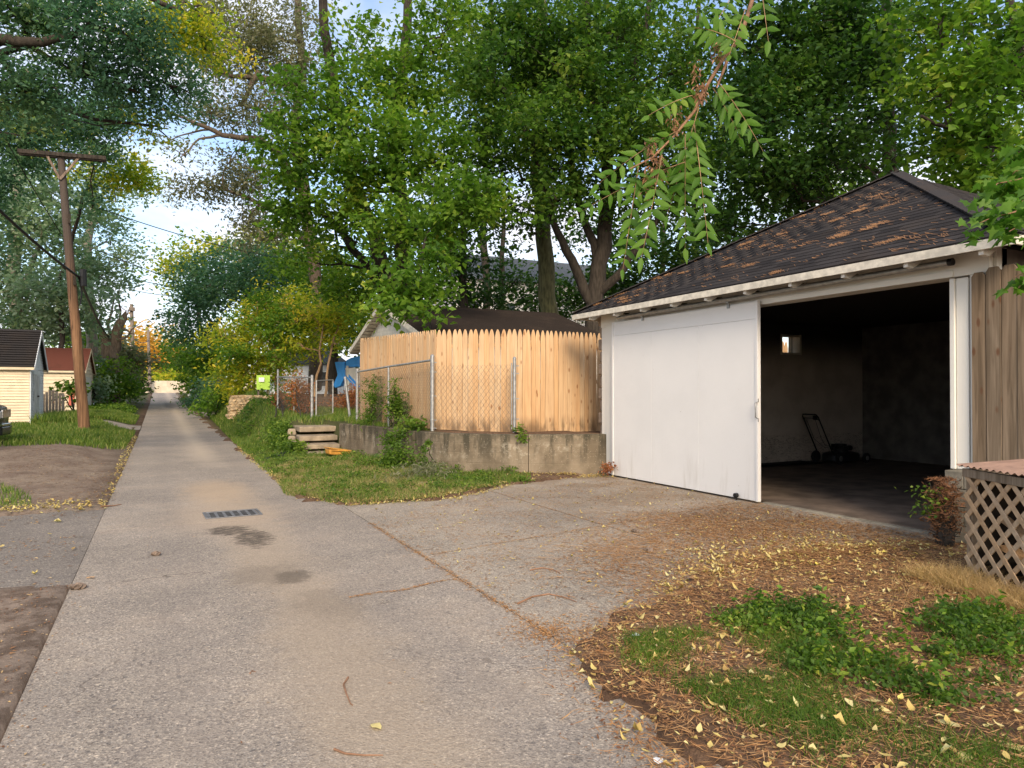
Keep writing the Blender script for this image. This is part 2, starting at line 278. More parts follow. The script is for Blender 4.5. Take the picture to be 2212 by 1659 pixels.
M['hole_shade'] = simple('drain_pit_shade', (.012, .009, .007), 1)
M['black'] = simple('black_plastic', (.012, .012, .013), .45, .2, 8)
M['mower'] = simple('mower_dark_metal', (.022, .024, .028), .4, .2, 8, .3)
M['tyre'] = simple('tyre_rubber', (.02, .02, .02), .85)
M['cable'] = simple('black_cable', (.02, .02, .022), .6)
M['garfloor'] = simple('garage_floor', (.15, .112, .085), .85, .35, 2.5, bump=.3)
def inner_wall():
    m = NM('garage_inner_plaster'); p = m.pos(); X, Y, Z = m.xyz(p); n = m.noise(p, 2, 5, .6)
    col = m.mix(m.step(n, .35, .7), (.60, .53, .46), (.48, .42, .36))
    cr = m.math('ABSOLUTE', m.math('SUBTRACT', m.noise(m.mapv(p, (1.2, 1.2, 3)), 3.2, 6, .7, .5), .5))
    col = m.mix(m.math('MULTIPLY', m.step(cr, .012, .003), m.step(Z, .66, .6)), col, (.05, .035, .03))
    col = m.mix(m.step(Z, 2.0, 2.9), col, (.05, .045, .04))  # upper wall darkened by height, putting the interior's shade into the colour
    return m.pbr(col, .9, m.bump(n, .4, .02), 0, .15)
M['inner'] = inner_wall()
M['shaded_block'] = simple('dark_shaded_block', (.15, .135, .12), .95, .3, 3)  # dark colour puts the interior's shade on the back and right walls
M['cream'] = simple('cream_siding_paint', (.64, .53, .37), .6, .08, 3)
M['bluewhite'] = simple('pale_grey_siding_and_shade', (.68, .71, .74), .6, .08, 3)  # grey house siding; on the cream shed's gable it stands for shade
M['gable'] = simple('off_white_siding', (.58, .55, .47), .7, .12, 4)
M['palewall'] = simple('pale_wall_paint', (.62, .60, .55), .8, .1, 2)
M['farwall'] = simple('far_concrete', (.58, .50, .38), .9, .15, 1.5)
M['greydoor'] = simple('weathered_grey_door', (.52, .52, .52), .75, .25, 6, stretch=(1, 1, .3))
M['red'] = simple('faded_red_paint', (.50, .12, .08), .6, .2, 4)
M['lime'] = simple('lime_green_plastic', (.36, .56, .07), .5, .06, 3)
M['blue'] = simple('blue_plastic', (.03, .27, .72), .4, .08, 3)
M['slate'] = simple('blue_grey_shingle', (.08, .09, .10), .9, .2, 6)
M['pinkroof'] = simple('faded_red_corrugated_plastic', (.27, .17, .125), .6, .2, 5, stretch=(1, 1, 1))
M['orange'] = simple('orange_plastic_bin', (.52, .25, .05), .45, .15, 6)
M['carpaint'] = simple('dark_car_paint', (.02, .021, .024), .25, .1, 3, .3, .0, .6)
M['chrome'] = simple('chrome', (.55, .56, .58), .15, .05, 3, 1, 0)
M['glass'] = simple('dark_glass', (.03, .035, .04), .1, .1, 2, 0, 0, .8)
M['lens'] = simple('lamp_lens', (.35, .36, .38), .15, .2, 20, .2, .1, .8)
M['white'] = simple('white_litter', (.7, .7, .69), .6, .05)
M['bark'] = simple('dark_grey_bark', (.040, .032, .025), .95, .4, 5, bump=1, stretch=(3, 3, .6))
M['palebark'] = simple('pale_grey_bark', (.27, .23, .185), .95, .35, 4, bump=1, stretch=(3, 3, .6))
M['mossbark'] = simple('mossy_bark', (.085, .085, .042), .95, .4, 5, bump=1, stretch=(3, 3, .6))
M['greybark'] = simple('grey_brown_bark', (.10, .075, .055), .9, .3, 4, bump=.7, stretch=(3, 3, .6))
M['tanbark'] = simple('tan_bark', (.30, .19, .10), .9, .3, 4, bump=.7, stretch=(3, 3, .6))
M['deadwood'] = simple('dead_wood', (.19, .14, .105), .95, .4, 5, bump=1, stretch=(3, 3, .6))
G1 = (.012, .035, .010)
M['lf_green'] = leafmat('fresh_green_leaves', [(0, (.022, .058, .010)), (.38, (.07, .145, .016)), (.7, (.16, .26, .028)), (1, (.40, .40, .06))], 0.46, nsc=.6)
M['lf_dark'] = leafmat('deep_green_leaves', [(0, (.010, .030, .008)), (.45, (.026, .068, .012)), (.82, (.075, .145, .022)), (1, (.20, .25, .04))], 0.36, nsc=.5)
M['lf_mid'] = leafmat('mixed_green_leaves', [(0, (.014, .040, .009)), (.4, (.040, .095, .014)), (.75, (.11, .19, .024)), (1, (.28, .31, .05))], .42, nsc=.6)
M['lf_olive'] = leafmat('grey_olive_leaves', [(0, (.08, .09, .06)), (.5, (.18, .18, .11)), (1, (.33, .30, .18))], 0.42)
M['lf_teal'] = leafmat('blue_green_leaves', [(0, (.03, .08, .058)), (.5, (.07, .15, .095)), (.82, (.14, .23, .11)), (1, (.30, .33, .10))], 0.48)  # blue-green lightened, putting some haze into the leaf colour
M['lf_grey'] = leafmat('hazy_silver_green_leaves', [(0, (.10, .16, .125)), (.5, (.20, .28, .20)), (1, (.38, .43, .27))], 0.45)  # bluish grey and paleness put distance haze into the leaf colour
M['lf_yellow'] = leafmat('yellow_green_leaves', [(0, (.06, .13, .016)), (.28, (.15, .23, .022)), (.5, (.34, .36, .03)), (.75, (.58, .47, .04)), (1, (.68, .40, .09))], 0.5, nsc=.9)
M['lf_gold'] = leafmat('golden_leaves', [(0, (.42, .22, .04)), (.5, (.62, .35, .06)), (1, (.72, .48, .12))], .4)
M['lf_red'] = leafmat('red_vine_leaves', [(0, (.16, .07, .03)), (.45, (.34, .12, .06)), (.75, (.42, .22, .08)), (1, (.70, .08, .06))], 0.4)
M['lf_comp'] = leafmat('big_leaflets', [(0, (.035, .095, .010)), (.5, (.085, .18, .022)), (.9, (.16, .28, .04)), (1, (.34, .34, .05))], 0.5)
M['grass'] = leafmat('grass_blades', [(0, (.045, .09, .012)), (.4, (.09, .155, .020)), (.72, (.19, .23, .045)), (1, (.42, .35, .15))], 0.3, nsc=2.2)
M['drygrass'] = leafmat('dry_grass_blades', [(0, (.14, .15, .045)), (.4, (.28, .23, .09)), (1, (.50, .39, .19))], 0.3)
M['straw'] = leafmat('straw', [(0, (.28, .17, .07)), (.5, (.46, .31, .14)), (1, (.60, .45, .24))], .3)
M['weed'] = leafmat('weed_leaves', [(0, (.036, .078, .010)), (.5, (.085, .155, .018)), (1, (.22, .29, .04))], 0.4, nsc=1.6)
M['seed'] = leafmat('brown_seed_clusters', [(0, (.16, .07, .035)), (1, (.38, .20, .11))], .2)
M['twig'] = simple('brown_twig', (.24, .13, .075), .8, .25, 9)

# ------------------------------------------------------------------ object helpers
LOC = {}
COL = S.collection
def link(o, parent=None):
    COL.objects.link(o)
    if parent is not None: o.parent = parent
def props(o, label=None, cat=None, group=None, kind=None):
    if label: o['label'] = label
    if cat: o['category'] = cat
    if group: o['group'] = group
    if kind: o['kind'] = kind
    return o
def thing(name, label, cat, loc, group=None):
    o = bpy.data.objects.new(name, None); o.location = loc; o.empty_display_size = .1; link(o); LOC[o.name] = Vector(loc)
    return props(o, label, cat, group)
def mesh_np(name, V, F, mat, smooth=False, attr=None):
    V = np.asarray(V, np.float32); F = np.asarray(F, np.int32); k = F.shape[1]
    me = bpy.data.meshes.new(name); me.vertices.add(len(V)); me.vertices.foreach_set('co', V.ravel())
    me.loops.add(F.size); me.loops.foreach_set('vertex_index', F.ravel()); me.polygons.add(len(F))
    me.polygons.foreach_set('loop_start', np.arange(0, F.size, k, dtype=np.int32)); me.polygons.foreach_set('loop_total', np.full(len(F), k, np.int32))
    if smooth: me.polygons.foreach_set('use_smooth', np.ones(len(F), bool))
    if attr is not None: a = me.attributes.new('v', 'FLOAT', 'FACE'); a.data.foreach_set('value', np.asarray(attr, np.float32))
    me.update(calc_edges=True)
    if mat: me.materials.append(mat)
    return me
class MB:
    def __init__(s): s.v = []; s.f = []
    def add(s, vs, fs):
        o = len(s.v); s.v += [tuple(v) for v in vs]; s.f += [tuple(o + i for i in f) for f in fs]; return s
    def box(s, c, size, rz=0, rot=None, taper=1):
        hx, hy, hz = size[0] / 2, size[1] / 2, size[2] / 2; m = rot if rot is not None else Matrix.Rotation(rz, 3, 'Z'); c = Vector(c)
        vs = [c + m @ Vector((x * hx * (taper if z > 0 else 1), y * hy * (taper if z > 0 else 1), z * hz)) for z in (-1, 1) for y in (-1, 1) for x in (-1, 1)]
        return s.add(vs, [(0, 2, 3, 1), (4, 5, 7, 6), (0, 1, 5, 4), (2, 6, 7, 3), (0, 4, 6, 2), (1, 3, 7, 5)])
    def bar(s, a, b, w_, h_, up=(0, 0, 1)):
        a, b = Vector(a), Vector(b); d = (b - a); L = d.length; d.normalize(); up = Vector(up); x = d.cross(up)
        if x.length < 1e-4: x = d.cross(Vector((1, 0, 0)))
        x.normalize(); z = x.cross(d).normalized()
        return s.box((a + b) / 2, (w_, L, h_), rot=Matrix((x, d, z)).transposed())
    def tube(s, pts, rad, n=8, caps=True):
        pts = [Vector(p) for p in pts]; rad = rad if hasattr(rad, '__len__') else [rad] * len(pts); rings = []; px = None
        for i, p in enumerate(pts):
            t = (pts[min(i + 1, len(pts) - 1)] - pts[max(i - 1, 0)])
            if t.length < 1e-9: t = Vector((0, 0, 1))
            t.normalize()
            x = (px - t * px.dot(t)) if px is not None else t.cross(Vector((0, 0, 1)) if abs(t.z) < .9 else Vector((1, 0, 0)))
            if x.length < 1e-6: x = t.orthogonal()
            x.normalize(); px = x; y = t.cross(x)
            rings.append([p + (x * math.cos(2 * math.pi * k / n) + y * math.sin(2 * math.pi * k / n)) * rad[i] for k in range(n)])
        fs = [(i * n + k, i * n + (k + 1) % n, (i + 1) * n + (k + 1) % n, (i + 1) * n + k) for i in range(len(pts) - 1) for k in range(n)]
        if caps: fs += [tuple(range(n))[::-1], tuple((len(pts) - 1) * n + k for k in range(n))]
        return s.add([v for r in rings for v in r], fs)
    def cyl(s, c, axis, r, h, n=20):
        c = Vector(c); a = Vector(axis).normalized(); return s.tube([c - a * h / 2, c + a * h / 2], r, n)
    def poly(s, pts, z0, z1):   # vertical prism from xy outline
        n = len(pts); vs = [(x, y, z0) for x, y in pts] + [(x, y, z1) for x, y in pts]
        return s.add(vs, [tuple(range(n))[::-1], tuple(range(n, 2 * n))] + [(i, (i + 1) % n, n + (i + 1) % n, n + i) for i in range(n)])
    def prism(s, pts, off):     # 3-d outline swept by off
        n = len(pts); off = Vector(off); vs = [Vector(p) for p in pts]; vs += [v + off for v in vs]
        return s.add(vs, [tuple(range(n))[::-1], tuple(range(n, 2 * n))] + [(i, (i + 1) % n, n + (i + 1) % n, n + i) for i in range(n)])
    def mesh(s, name, mat, smooth=False, origin=(0, 0, 0)):
        o = Vector(origin); me = bpy.data.meshes.new(name); me.from_pydata([tuple(Vector(v) - o) for v in s.v], [], s.f)
        bm = bmesh.new(); bm.from_mesh(me); bmesh.ops.recalc_face_normals(bm, faces=bm.faces); bm.to_mesh(me); bm.free()
        if smooth:
            me.polygons.foreach_set('use_smooth', [True] * len(me.polygons))
            try: me.set_sharp_from_angle(angle=R(50))
            except Exception: pass
        me.materials.append(mat if not isinstance(mat, str) else M[mat]); me.update(); return me
    def build(s, name, mat, parent=None, smooth=False, bevel=0, **pr):
        org = root_loc(parent); me = s.mesh(name, mat, smooth, org); o = bpy.data.objects.new(name, me); link(o, parent)
        if bevel:
            b = o.modifiers.new('bevel', 'BEVEL'); b.width = bevel; b.segments = 2; b.limit_method = 'ANGLE'
        return props(o, **pr)
def root_loc(p):
    while p is not None and p.parent is not None: p = p.parent
    return Vector((0, 0, 0)) if p is None else LOC.get(p.name, Vector((0, 0, 0)))
def piece(name, me, parent, loc, rot=None, scale=None, **pr):
    o = bpy.data.objects.new(name, me); link(o, parent); o.location = Vector(loc) - root_loc(parent)
    if rot is not None:
        if isinstance(rot, Matrix): o.rotation_euler = rot.to_euler()
        else: o.rotation_euler = rot
    if scale is not None: o.scale = scale
    return props(o, **pr)
def npobj(name, V, F, mat, parent=None, attr=None, smooth=False, **pr):
    org = np.array(root_loc(parent)); o = bpy.data.objects.new(name, mesh_np(name, np.asarray(V) - org, F, M[mat] if isinstance(mat, str) else mat, smooth, attr)); link(o, parent); return props(o, **pr)

# ---------------- leaves (numpy) ----------------
def unit(a): return a / np.maximum(np.linalg.norm(a, axis=1, keepdims=True), 1e-9)
def leaves(C, L, Wd, droop=.35, flat=.8, rng=None, hang=0, fold=.18):
    """one folded 2-face leaf at each point of C"""
    r = rng or RNG; n = len(C); nrm = unit(np.column_stack([r.normal(0, flat, n), r.normal(0, flat, n), np.ones(n)]))
    d = r.normal(0, 1, (n, 3)); d[:, 2] -= hang; d = unit(d - nrm * (d * nrm).sum(1, keepdims=True)); d[:, 2] -= droop * r.random(n); d = unit(d)
    s = unit(np.cross(nrm, d)); sz = r.uniform(.6, 1.25, (n, 1)); Lh = L * sz; Wh = Wd * sz * .5
    b = C; t = C + d * Lh; mid = C + d * Lh * .42; up = np.cross(d, s) * (Wh * fold * 2)
    a1 = mid + s * Wh + up; a2 = mid - s * Wh + up
    V = np.stack([b, a1, t, a2], 1).reshape(-1, 3); i = np.arange(n)[:, None] * 4
    F = np.concatenate([i + np.array([[0, 1, 2]]), i + np.array([[0, 2, 3]])], 1).reshape(-1, 3)
    return V, F
def cat(parts):
    V = []; F = []; A = []; o = 0
    for v, f, a in parts: V.append(v); F.append(f + o); A.append(a); o += len(v)
    return np.concatenate(V), np.concatenate(F), np.concatenate(A)
def ellipsoid(n, c, ru, rv, rd, shell=.35, rng=None):
    r = rng or RNG; d = unit(r.normal(0, 1, (n, 3))); q = r.random((n, 1)) ** shell
    ph = r.uniform(0, 6.28, 4); lb = np.sin(3.1 * d[:, 0] + ph[0] + 2 * d[:, 2]) + np.sin(4.3 * d[:, 1] + ph[1] - 3 * d[:, 0]) + .8 * np.sin(6.1 * d[:, 2] + ph[2] + 3 * d[:, 1]) + .6 * np.sin(9 * d[:, 0] + ph[3]); q = q * (1 + .12 * r.normal(0, 1, (n, 1))) * (1.04 + .17 * lb[:, None]); d = d * q
    A = np.array([CR * ru, CF * rd, UP * rv]); return np.array(c) + d @ A
LEAFTRI = [0]
def crown_mesh(blobs, L, Wd, cl, per, cr, hang=0, seed=0, flat=.8, droop=.35):
    """blobs: (center, ru, rv, rd, n_clumps). returns V,F,A and the clump centres of each blob"""
    rng = np.random.default_rng(seed + 100); Cs = []; cents = []
    for c, ru, rv, rd, n in blobs:
        n = max(3, int(n * cl)); cc = ellipsoid(n, c, ru, rv, rd, .4, rng); cents.append(cc); Cs.append(cc)
    CC = np.concatenate(Cs); k = rng.poisson(per, len(CC)) + 1; P = np.repeat(CC, k, 0); tint = np.repeat(rng.random(len(CC)), k)
    P = P + rng.normal(0, 1, P.shape) * np.array([cr, cr, cr * .62]); P[:, 2] -= .10 * hang * np.abs(rng.normal(0, 1, len(P)))
    V, F = leaves(P, L, Wd, droop, flat, rng, hang); a = np.clip(.6 * tint + .4 * rng.random(len(P)), 0, 1); LEAFTRI[0] += len(F)
    return V, F, np.repeat(a, 2), cents
def wig(a, b, n, amp, rng, sag=0):
    a, b = np.array(a), np.array(b); t = np.linspace(0, 1, n)[:, None]; L = np.linalg.norm(b - a)
    p = a + (b - a) * t; j = rng.normal(0, amp * L, (n, 3)); j[0] = 0; j[-1] = 0; p = p + j; p[:, 2] += sag * L * 4 * (t * (1 - t))[:, 0] ; return p
def tree(name, label, base, limbs, blobs, leafm, barkm, L=.14, Wd=.08, cl=1, per=26, cr=.35, hang=0, seed=0, twigs=True, group=None, cat_='tree', flat=.8, mix=None, droop=.35, bt=.03):
    """limbs: list of (polyline, r0, r1)"""
    root = thing(name, label, cat_, base, group); rng = np.random.default_rng(seed); mb = MB(); skel = []
    for pts, r0, r1 in limbs:
        pts = [np.array(p) for p in pts]; out = []
        for i in range(len(pts) - 1):
            m_ = wig(pts[i], pts[i + 1], 5, .018, rng); out += list(m_[:-1])
        out.append(pts[-1]); rr = np.linspace(r0, r1, len(out)); mb.tube(out, list(rr), 9); skel += list(zip(out, rr))
    V, F, A, cents = crown_mesh(blobs, L, Wd, cl, per, cr, hang, seed, flat, droop)
    SK = np.array([s[0] for s in skel]); SR = np.array([s[1] for s in skel])
    if twigs:
        for (c, ru, rv, rd, n), cc in zip(blobs, cents):
            c = np.array(c); tgt = c - np.array([0, 0, rv * .2]); j = int(np.argmin(np.linalg.norm(SK - tgt, axis=1) + 1.2 * np.maximum(0, SK[:, 2] - tgt[2])))
            r0 = min(SR[j] * .6, .05 + .02 * ru); pl = wig(SK[j], tgt, 7, .045, rng, .03); mb.tube(pl, list(np.linspace(r0, bt, 7)), 6)
            loc = list(pl[2:]); 
            for q in range(5):
                e = c + (cc[rng.integers(len(cc))] - c) * .8; s0 = pl[rng.integers(3, 7)]; pp = wig(s0, e, 5, .05, rng, .04); mb.tube(pp, list(np.linspace(bt * .8, bt * .35, 5)), 5, False); loc += list(pp[1:])
            loc = np.array(loc); pick = cc[rng.permutation(len(cc))[:max(8, len(cc) // 2)]]
            for e in pick:
                jj = int(np.argmin(np.linalg.norm(loc - e, axis=1))); pp = wig(loc[jj], e, 3, .05, rng, .03); mb.tube(pp, [bt * .35, bt * .25, bt * .12], 3, False)
    mb.build('trunk', barkm, root, smooth=True)
    npobj('crown', V, F, leafm, root, A)
    return root
def B(u, v, d, ru, rv, rd, n): return (at(u, v, d), ru / FPX * d, rv / FPX * d, rd, n)

# ---------------- blades / weeds / litter ----------------
def blades(P, h, wd, lean=.5, rng=None):
    r = rng or RNG; n = len(P); a = r.uniform(0, 2 * math.pi, n); s = np.column_stack([np.cos(a), np.sin(a), 0 * a]); b = r.uniform(0, 2 * math.pi, n)
    ld = np.column_stack([np.cos(b), np.sin(b), 0 * b]) * (r.uniform(.1, 1, (n, 1)) * lean); hh = (h * r.uniform(.5, 1.3, n))[:, None] if np.isscalar(h) else (h * r.uniform(.6, 1.2, n))[:, None]
    up = np.array([[0, 0, 1.]]); m_ = P + up * hh * .55 + ld * hh * .3; t = P + up * hh + ld * hh
    V = np.stack([P - s * wd / 2, P + s * wd / 2, m_ + s * wd * .4, m_ - s * wd * .4, t], 1).reshape(-1, 3); i = np.arange(n)[:, None] * 5
    F = np.concatenate([i + np.array([[0, 1, 2]]), i + np.array([[0, 2, 3]]), i + np.array([[3, 2, 4]])], 1).reshape(-1, 3)
    return V, F, np.repeat(np.clip(r.normal(.45, .25, n), 0, 1), 3)
def in_poly(x, y, poly):
    c = np.zeros(len(x), bool); n = len(poly); j = n - 1
    for i in range(n):
        xi, yi = poly[i]; xj, yj = poly[j]; k = ((yi > y) != (yj > y)) & (x < (xj - xi) * (y - yi) / (yj - yi + 1e-12) + xi); c ^= k; j = i
    return c
def scatter(poly, n, clump=0, rng=None, thr=None):
    r = rng or RNG; xs = [p[0] for p in poly]; ys = [p[1] for p in poly]; X = np.empty(0); Y = np.empty(0)
    while len(X) < n:
        x = r.uniform(min(xs), max(xs), n * 3); y = r.uniform(min(ys), max(ys), n * 3); k = in_poly(x, y, poly)
        if thr is not None: k &= (bn(x * thr[1], y * thr[1]) > thr[0] + r.normal(0, .25, len(x)))
        X = np.concatenate([X, x[k]]); Y = np.concatenate([Y, y[k]])
    X, Y = X[:n], Y[:n]; return np.column_stack([X, Y, surf(X, Y)])
def curls(P, L, Wd, rng=None, lift=.02):
    r = rng or RNG; n = len(P); a = r.uniform(0, 6.283, n); c, s = np.cos(a)[:, None], np.sin(a)[:, None]
    ol = np.array([(0, 0), (-.5, .02), (-.28, .30), (.05, .42), (.34, .24), (.62, 0), (.30, -.26), (.0, -.40), (-.3, -.26)])
    px = ol[:, 0][None] * (1 + r.normal(0, .10, (n, 9))) * L; py = ol[:, 1][None] * (1 + r.normal(0, .16, (n, 9))) * Wd * 1.15; sz = r.uniform(.5, 1.25, (n, 1)); px = px * sz; py = py * sz
    cu = r.normal(0, 1.0, (n, 1)); cv = r.normal(0, .8, (n, 1)); tl = r.normal(0, .28, (n, 1)); z = np.abs(cu) * py ** 2 / Wd * 1.6 + np.abs(cv) * px ** 2 / L * .8 + tl * px + r.normal(0, .06, (n, 9)) * Wd
    z = z - z.min(1, keepdims=True) + .003 + r.uniform(0, lift, (n, 1)); V = np.stack([P[:, :1] + px * c - py * s, P[:, 1:2] + px * s + py * c, P[:, 2:3] + z], -1).reshape(-1, 3)
    F = (np.arange(n)[:, None, None] * 9 + np.array([[0, k, k % 8 + 1] for k in range(1, 9)])[None]).reshape(-1, 3); return V, F, np.repeat(r.random(n), 8)
def flakes(P, L, Wd, rng=None, lift=.006, tilt=.25):
    r = rng or RNG; n = len(P); P = P + np.column_stack([np.zeros(n), np.zeros(n), r.uniform(.003, lift, n)])
    a = r.uniform(0, 2 * math.pi, n); d = unit(np.column_stack([np.cos(a), np.sin(a), r.normal(0, tilt, n)])); s = np.column_stack([-np.sin(a), np.cos(a), r.normal(0, tilt, n)])
    sz = r.uniform(.5, 1.3, (n, 1)); V = np.stack([P - d * L * sz / 2, P + s * Wd * sz / 2 + [0, 0, .15 * Wd], P + d * L * sz / 2, P - s * Wd * sz / 2 + [0, 0, .3 * Wd]], 1).reshape(-1, 3)
    V[:, 2] = np.maximum(V[:, 2], np.repeat(P[:, 2] - .004, 4)); i = np.arange(n)[:, None] * 4
    F = np.concatenate([i + np.array([[0, 1, 2]]), i + np.array([[0, 2, 3]])], 1).reshape(-1, 3); return V, F, np.repeat(r.random(n), 2)
#PART2
def gp(u, v, z):
    r = ray(u, v); t = (z - EYE) / r.z; return Vector((r.x * t, r.y * t, z))
# ================================================================== THE SETTING
xs = np.unique(np.round(np.concatenate([np.arange(-160, -12, 8), np.arange(-12, -.8, .35), [-.66, -.634, -.62], np.arange(-.5, 1.8, .6), np.arange(1.8, 8.3, .1), np.arange(8.3, 20, .7), np.arange(20, 180, 8)]), 3))
ys = np.unique(np.round(np.concatenate([np.arange(-60, 0, 4), np.arange(0, 21.4, .12), np.arange(21.4, 46, .4), np.arange(46, 112, 1.5), np.arange(112, 500, 20)]), 3))
GX, GY = np.meshgrid(xs, ys); GH = H(GX, GY); V = np.column_stack([GX.ravel(), GY.ravel(), GH.ravel()])
ii = np.arange(len(ys) - 1)[:, None] * len(xs) + np.arange(len(xs) - 1)[None, :]; F = np.stack([ii, ii + 1, ii + 1 + len(xs), ii + len(xs)], -1).reshape(-1, 4)
npobj('ground', V, F, 'soil', smooth=True, kind='structure')

def slab_mesh(name, outline_y, x0, x1, mat, parent, top=None, n=8, **pr):
    y0, y1 = outline_y; yy = np.linspace(y0, y1, max(2, int((y1 - y0) / 1.5) + 2)); mb = MB(); tz = (lambda y: float(gz(y))) if top is None else top
    L = []
    for y in yy: z = tz(y); L += [(x0, y, z), (x1, y, z), (x1, y, z - .12), (x0, y, z - .12)]
    fs = []
    for i in range(len(yy) - 1):
        a = i * 4; b = a + 4; fs += [(a, a + 1, b + 1, b), (a + 1, a + 2, b + 2, b + 1), (a + 2, a + 3, b + 3, b + 2), (a + 3, a, b, b + 3)]
    fs += [(0, 3, 2, 1), (len(L) - 4, len(L) - 3, len(L) - 2, len(L) - 1)]; mb.add(L, fs); return mb.build(name, mat, parent, **pr)
road = bpy.data.objects.new('road', None); link(road); props(road, kind='structure'); LOC['road'] = Vector((0, 0, 0))
jn = [-6, 9.42, 27.4, 46, 64, 82, 98.5]
for a, b in zip(jn, jn[1:]): slab_mesh('slab', (a + .006, b - .006), -.635, 2.3, M['road'], road)
slab_mesh('cross_alley', (98.51, 104), -60, 60, M['road'], road)
# driveway: four slabs round the crossing joints, slightly skewed, and a cracked corner
drive = bpy.data.objects.new('driveway', None); link(drive); props(drive, kind='structure'); LOC['driveway'] = Vector((0, 0, 0))
jl = lambda x: 6.55 + .22 * (x - 2.3); g_ = .008
for q in ([(2.312, 2.4), (4.77 - g_, 2.4), (4.77 - g_, jl(4.77) - g_), (3.55, jl(3.55) - g_), (2.312, jl(2.3) - g_)],
          [(2.312, jl(2.3) + g_), (4.77 - g_, jl(4.77) + g_), (4.77 - g_, 11.6), (2.312, 11.6)],
          [(4.77 + g_, 2.4), (7.78, 2.4), (7.78, jl(7.78) - g_), (4.77 + g_, jl(4.77) - g_)],
          [(4.77 + g_, jl(4.77) + g_), (7.78, jl(7.78) + g_), (7.78, 11.6), (4.77 + g_, 11.6)]):
    MB().poly(q, -.1, .0).build('slab', M['drive'], drive)
apr = MB(); apr.poly([(-9, 6.75), (-1.1, 6.7), (-.642, 6.9), (-.642, 11.4), (-9, 11.5)], -.05, -.006); apr.build('side_pavement', M['apron'], kind='structure')
qx, qy = np.meshgrid(np.linspace(-2.6, -.64, 9), np.linspace(31.4, 34.2, 9)); qi = np.arange(8)[:, None] * 9 + np.arange(8)[None, :]; npobj('side_path', np.column_stack([qx.ravel(), qy.ravel(), H(qx, qy).ravel() + .015]), np.stack([qi, qi + 1, qi + 10, qi + 9], -1).reshape(-1, 4), 'road', kind='structure')
MB().poly([(2.31, 41.2), (9, 42.4), (9, 48), (2.31, 46.5)], 0, .34).build('side_driveway', M['road'], kind='structure')

# ================================================================== WHITE GARAGE
gx = 7.8
gar = thing('garage', 'white hip-roofed garage with its big sliding door half open and dark shingles above', 'garage', (7.8, 8, 0))
W1 = MB(); W1.box((7.9, 9.665, 1.42), (.18, 3.45, 2.84)); W1.box((7.9, 8.0, 3.07), (.18, 7.3, .46)); W1.box((7.91, 4.45, 1.84), (.16, .2, 2.0)); W1.build('front_wall', M['trim'], gar)  # section behind the door is unseen, left in to keep the interior dark
W2 = MB(); W2.box((11.5, 4.45, 1.55), (7.2, .2, 3.1)); W2.box((15.1, 8, 1.55), (.2, 7.3, 3.1)); W2.build('wall', M['shaded_block'], gar)
W3 = MB(); X0, X1, Z0, Z1 = 12.32, 12.95, 2.42, 2.86
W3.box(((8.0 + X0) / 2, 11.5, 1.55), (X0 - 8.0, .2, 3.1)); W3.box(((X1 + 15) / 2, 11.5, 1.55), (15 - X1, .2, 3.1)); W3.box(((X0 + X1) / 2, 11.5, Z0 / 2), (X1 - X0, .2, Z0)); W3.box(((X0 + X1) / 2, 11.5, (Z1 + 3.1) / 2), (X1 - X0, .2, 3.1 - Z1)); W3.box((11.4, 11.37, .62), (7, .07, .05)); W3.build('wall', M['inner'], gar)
wf = MB(); wf.box((X0 + .02, 11.5, 2.64), (.045, .24, .46)); wf.box((X1 - .02, 11.5, 2.64), (.045, .24, .46)); wf.box((12.64, 11.5, Z0 + .02), (.6, .24, .04)); wf.box((12.64, 11.5, Z1 - .02), (.6, .24, .04)); wf.box((12.78, 11.52, 2.64), (.04, .05, .42))
wf.build('window_frame', M['gable'], gar)
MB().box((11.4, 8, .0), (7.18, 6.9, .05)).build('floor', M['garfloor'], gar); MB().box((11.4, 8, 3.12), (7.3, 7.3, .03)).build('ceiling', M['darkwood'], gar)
MB().box((7.79, 6.1, -.03), (.14, 2.8, .10)).build('threshold', M['block'], gar, bevel=.02)
# rock-face blocks up the far corner
for k in range(13):
    bb = MB(); bb.box((8.0 + (.1 if k % 2 else 0), 11.72, .115 + k * .24), (.40 + (.12 if k % 2 else 0), .22, .215)); o = bb.build('block', M['rockblock'], gar, bevel=.025)
ow = MB(); ow.box(((8.3 + X0) / 2, 11.68, 1.55), (X0 - 8.3, .14, 3.1)); ow.box(((X1 + 14.9) / 2, 11.68, 1.55), (14.9 - X1, .14, 3.1)); ow.box(((X0 + X1) / 2, 11.68, Z0 / 2), (X1 - X0, .14, Z0)); ow.box(((X0 + X1) / 2, 11.68, (Z1 + 3.1) / 2), (X1 - X0, .14, 3.1 - Z1)); ow.build('outer_wall', M['rockblock'], gar)
for (yc, wd, x) in ((11.53, .17, 7.775), (11.31, .25, 7.755), (11.135, .1, 7.735)): MB().box((x, yc, 1.44), (.06, wd - .006, 2.86)).build('corner_board', M['trim'], gar, bevel=.004)
MB().box((7.765, 8.0, 2.96), (.07, 7.24, .24)).build('header_board', M['trim'], gar, bevel=.004)
MB().box((7.735, 6.03, 2.875), (.05, 2.56, .07)).build('header_trim', M['trim'], gar, bevel=.004)
MB().box((7.76, 4.66, 1.79), (.07, .13, 2.06)).build('door_jamb', M['trim'], gar, bevel=.006); MB().box((7.745, 4.755, 1.79), (.09, .05, 2.06)).build('door_stop', M['trim'], gar, bevel=.004)
MB().box((7.77, 4.50, 1.86), (.05, .18, 2.2)).build('corner_board', M['trim'], gar, bevel=.004)
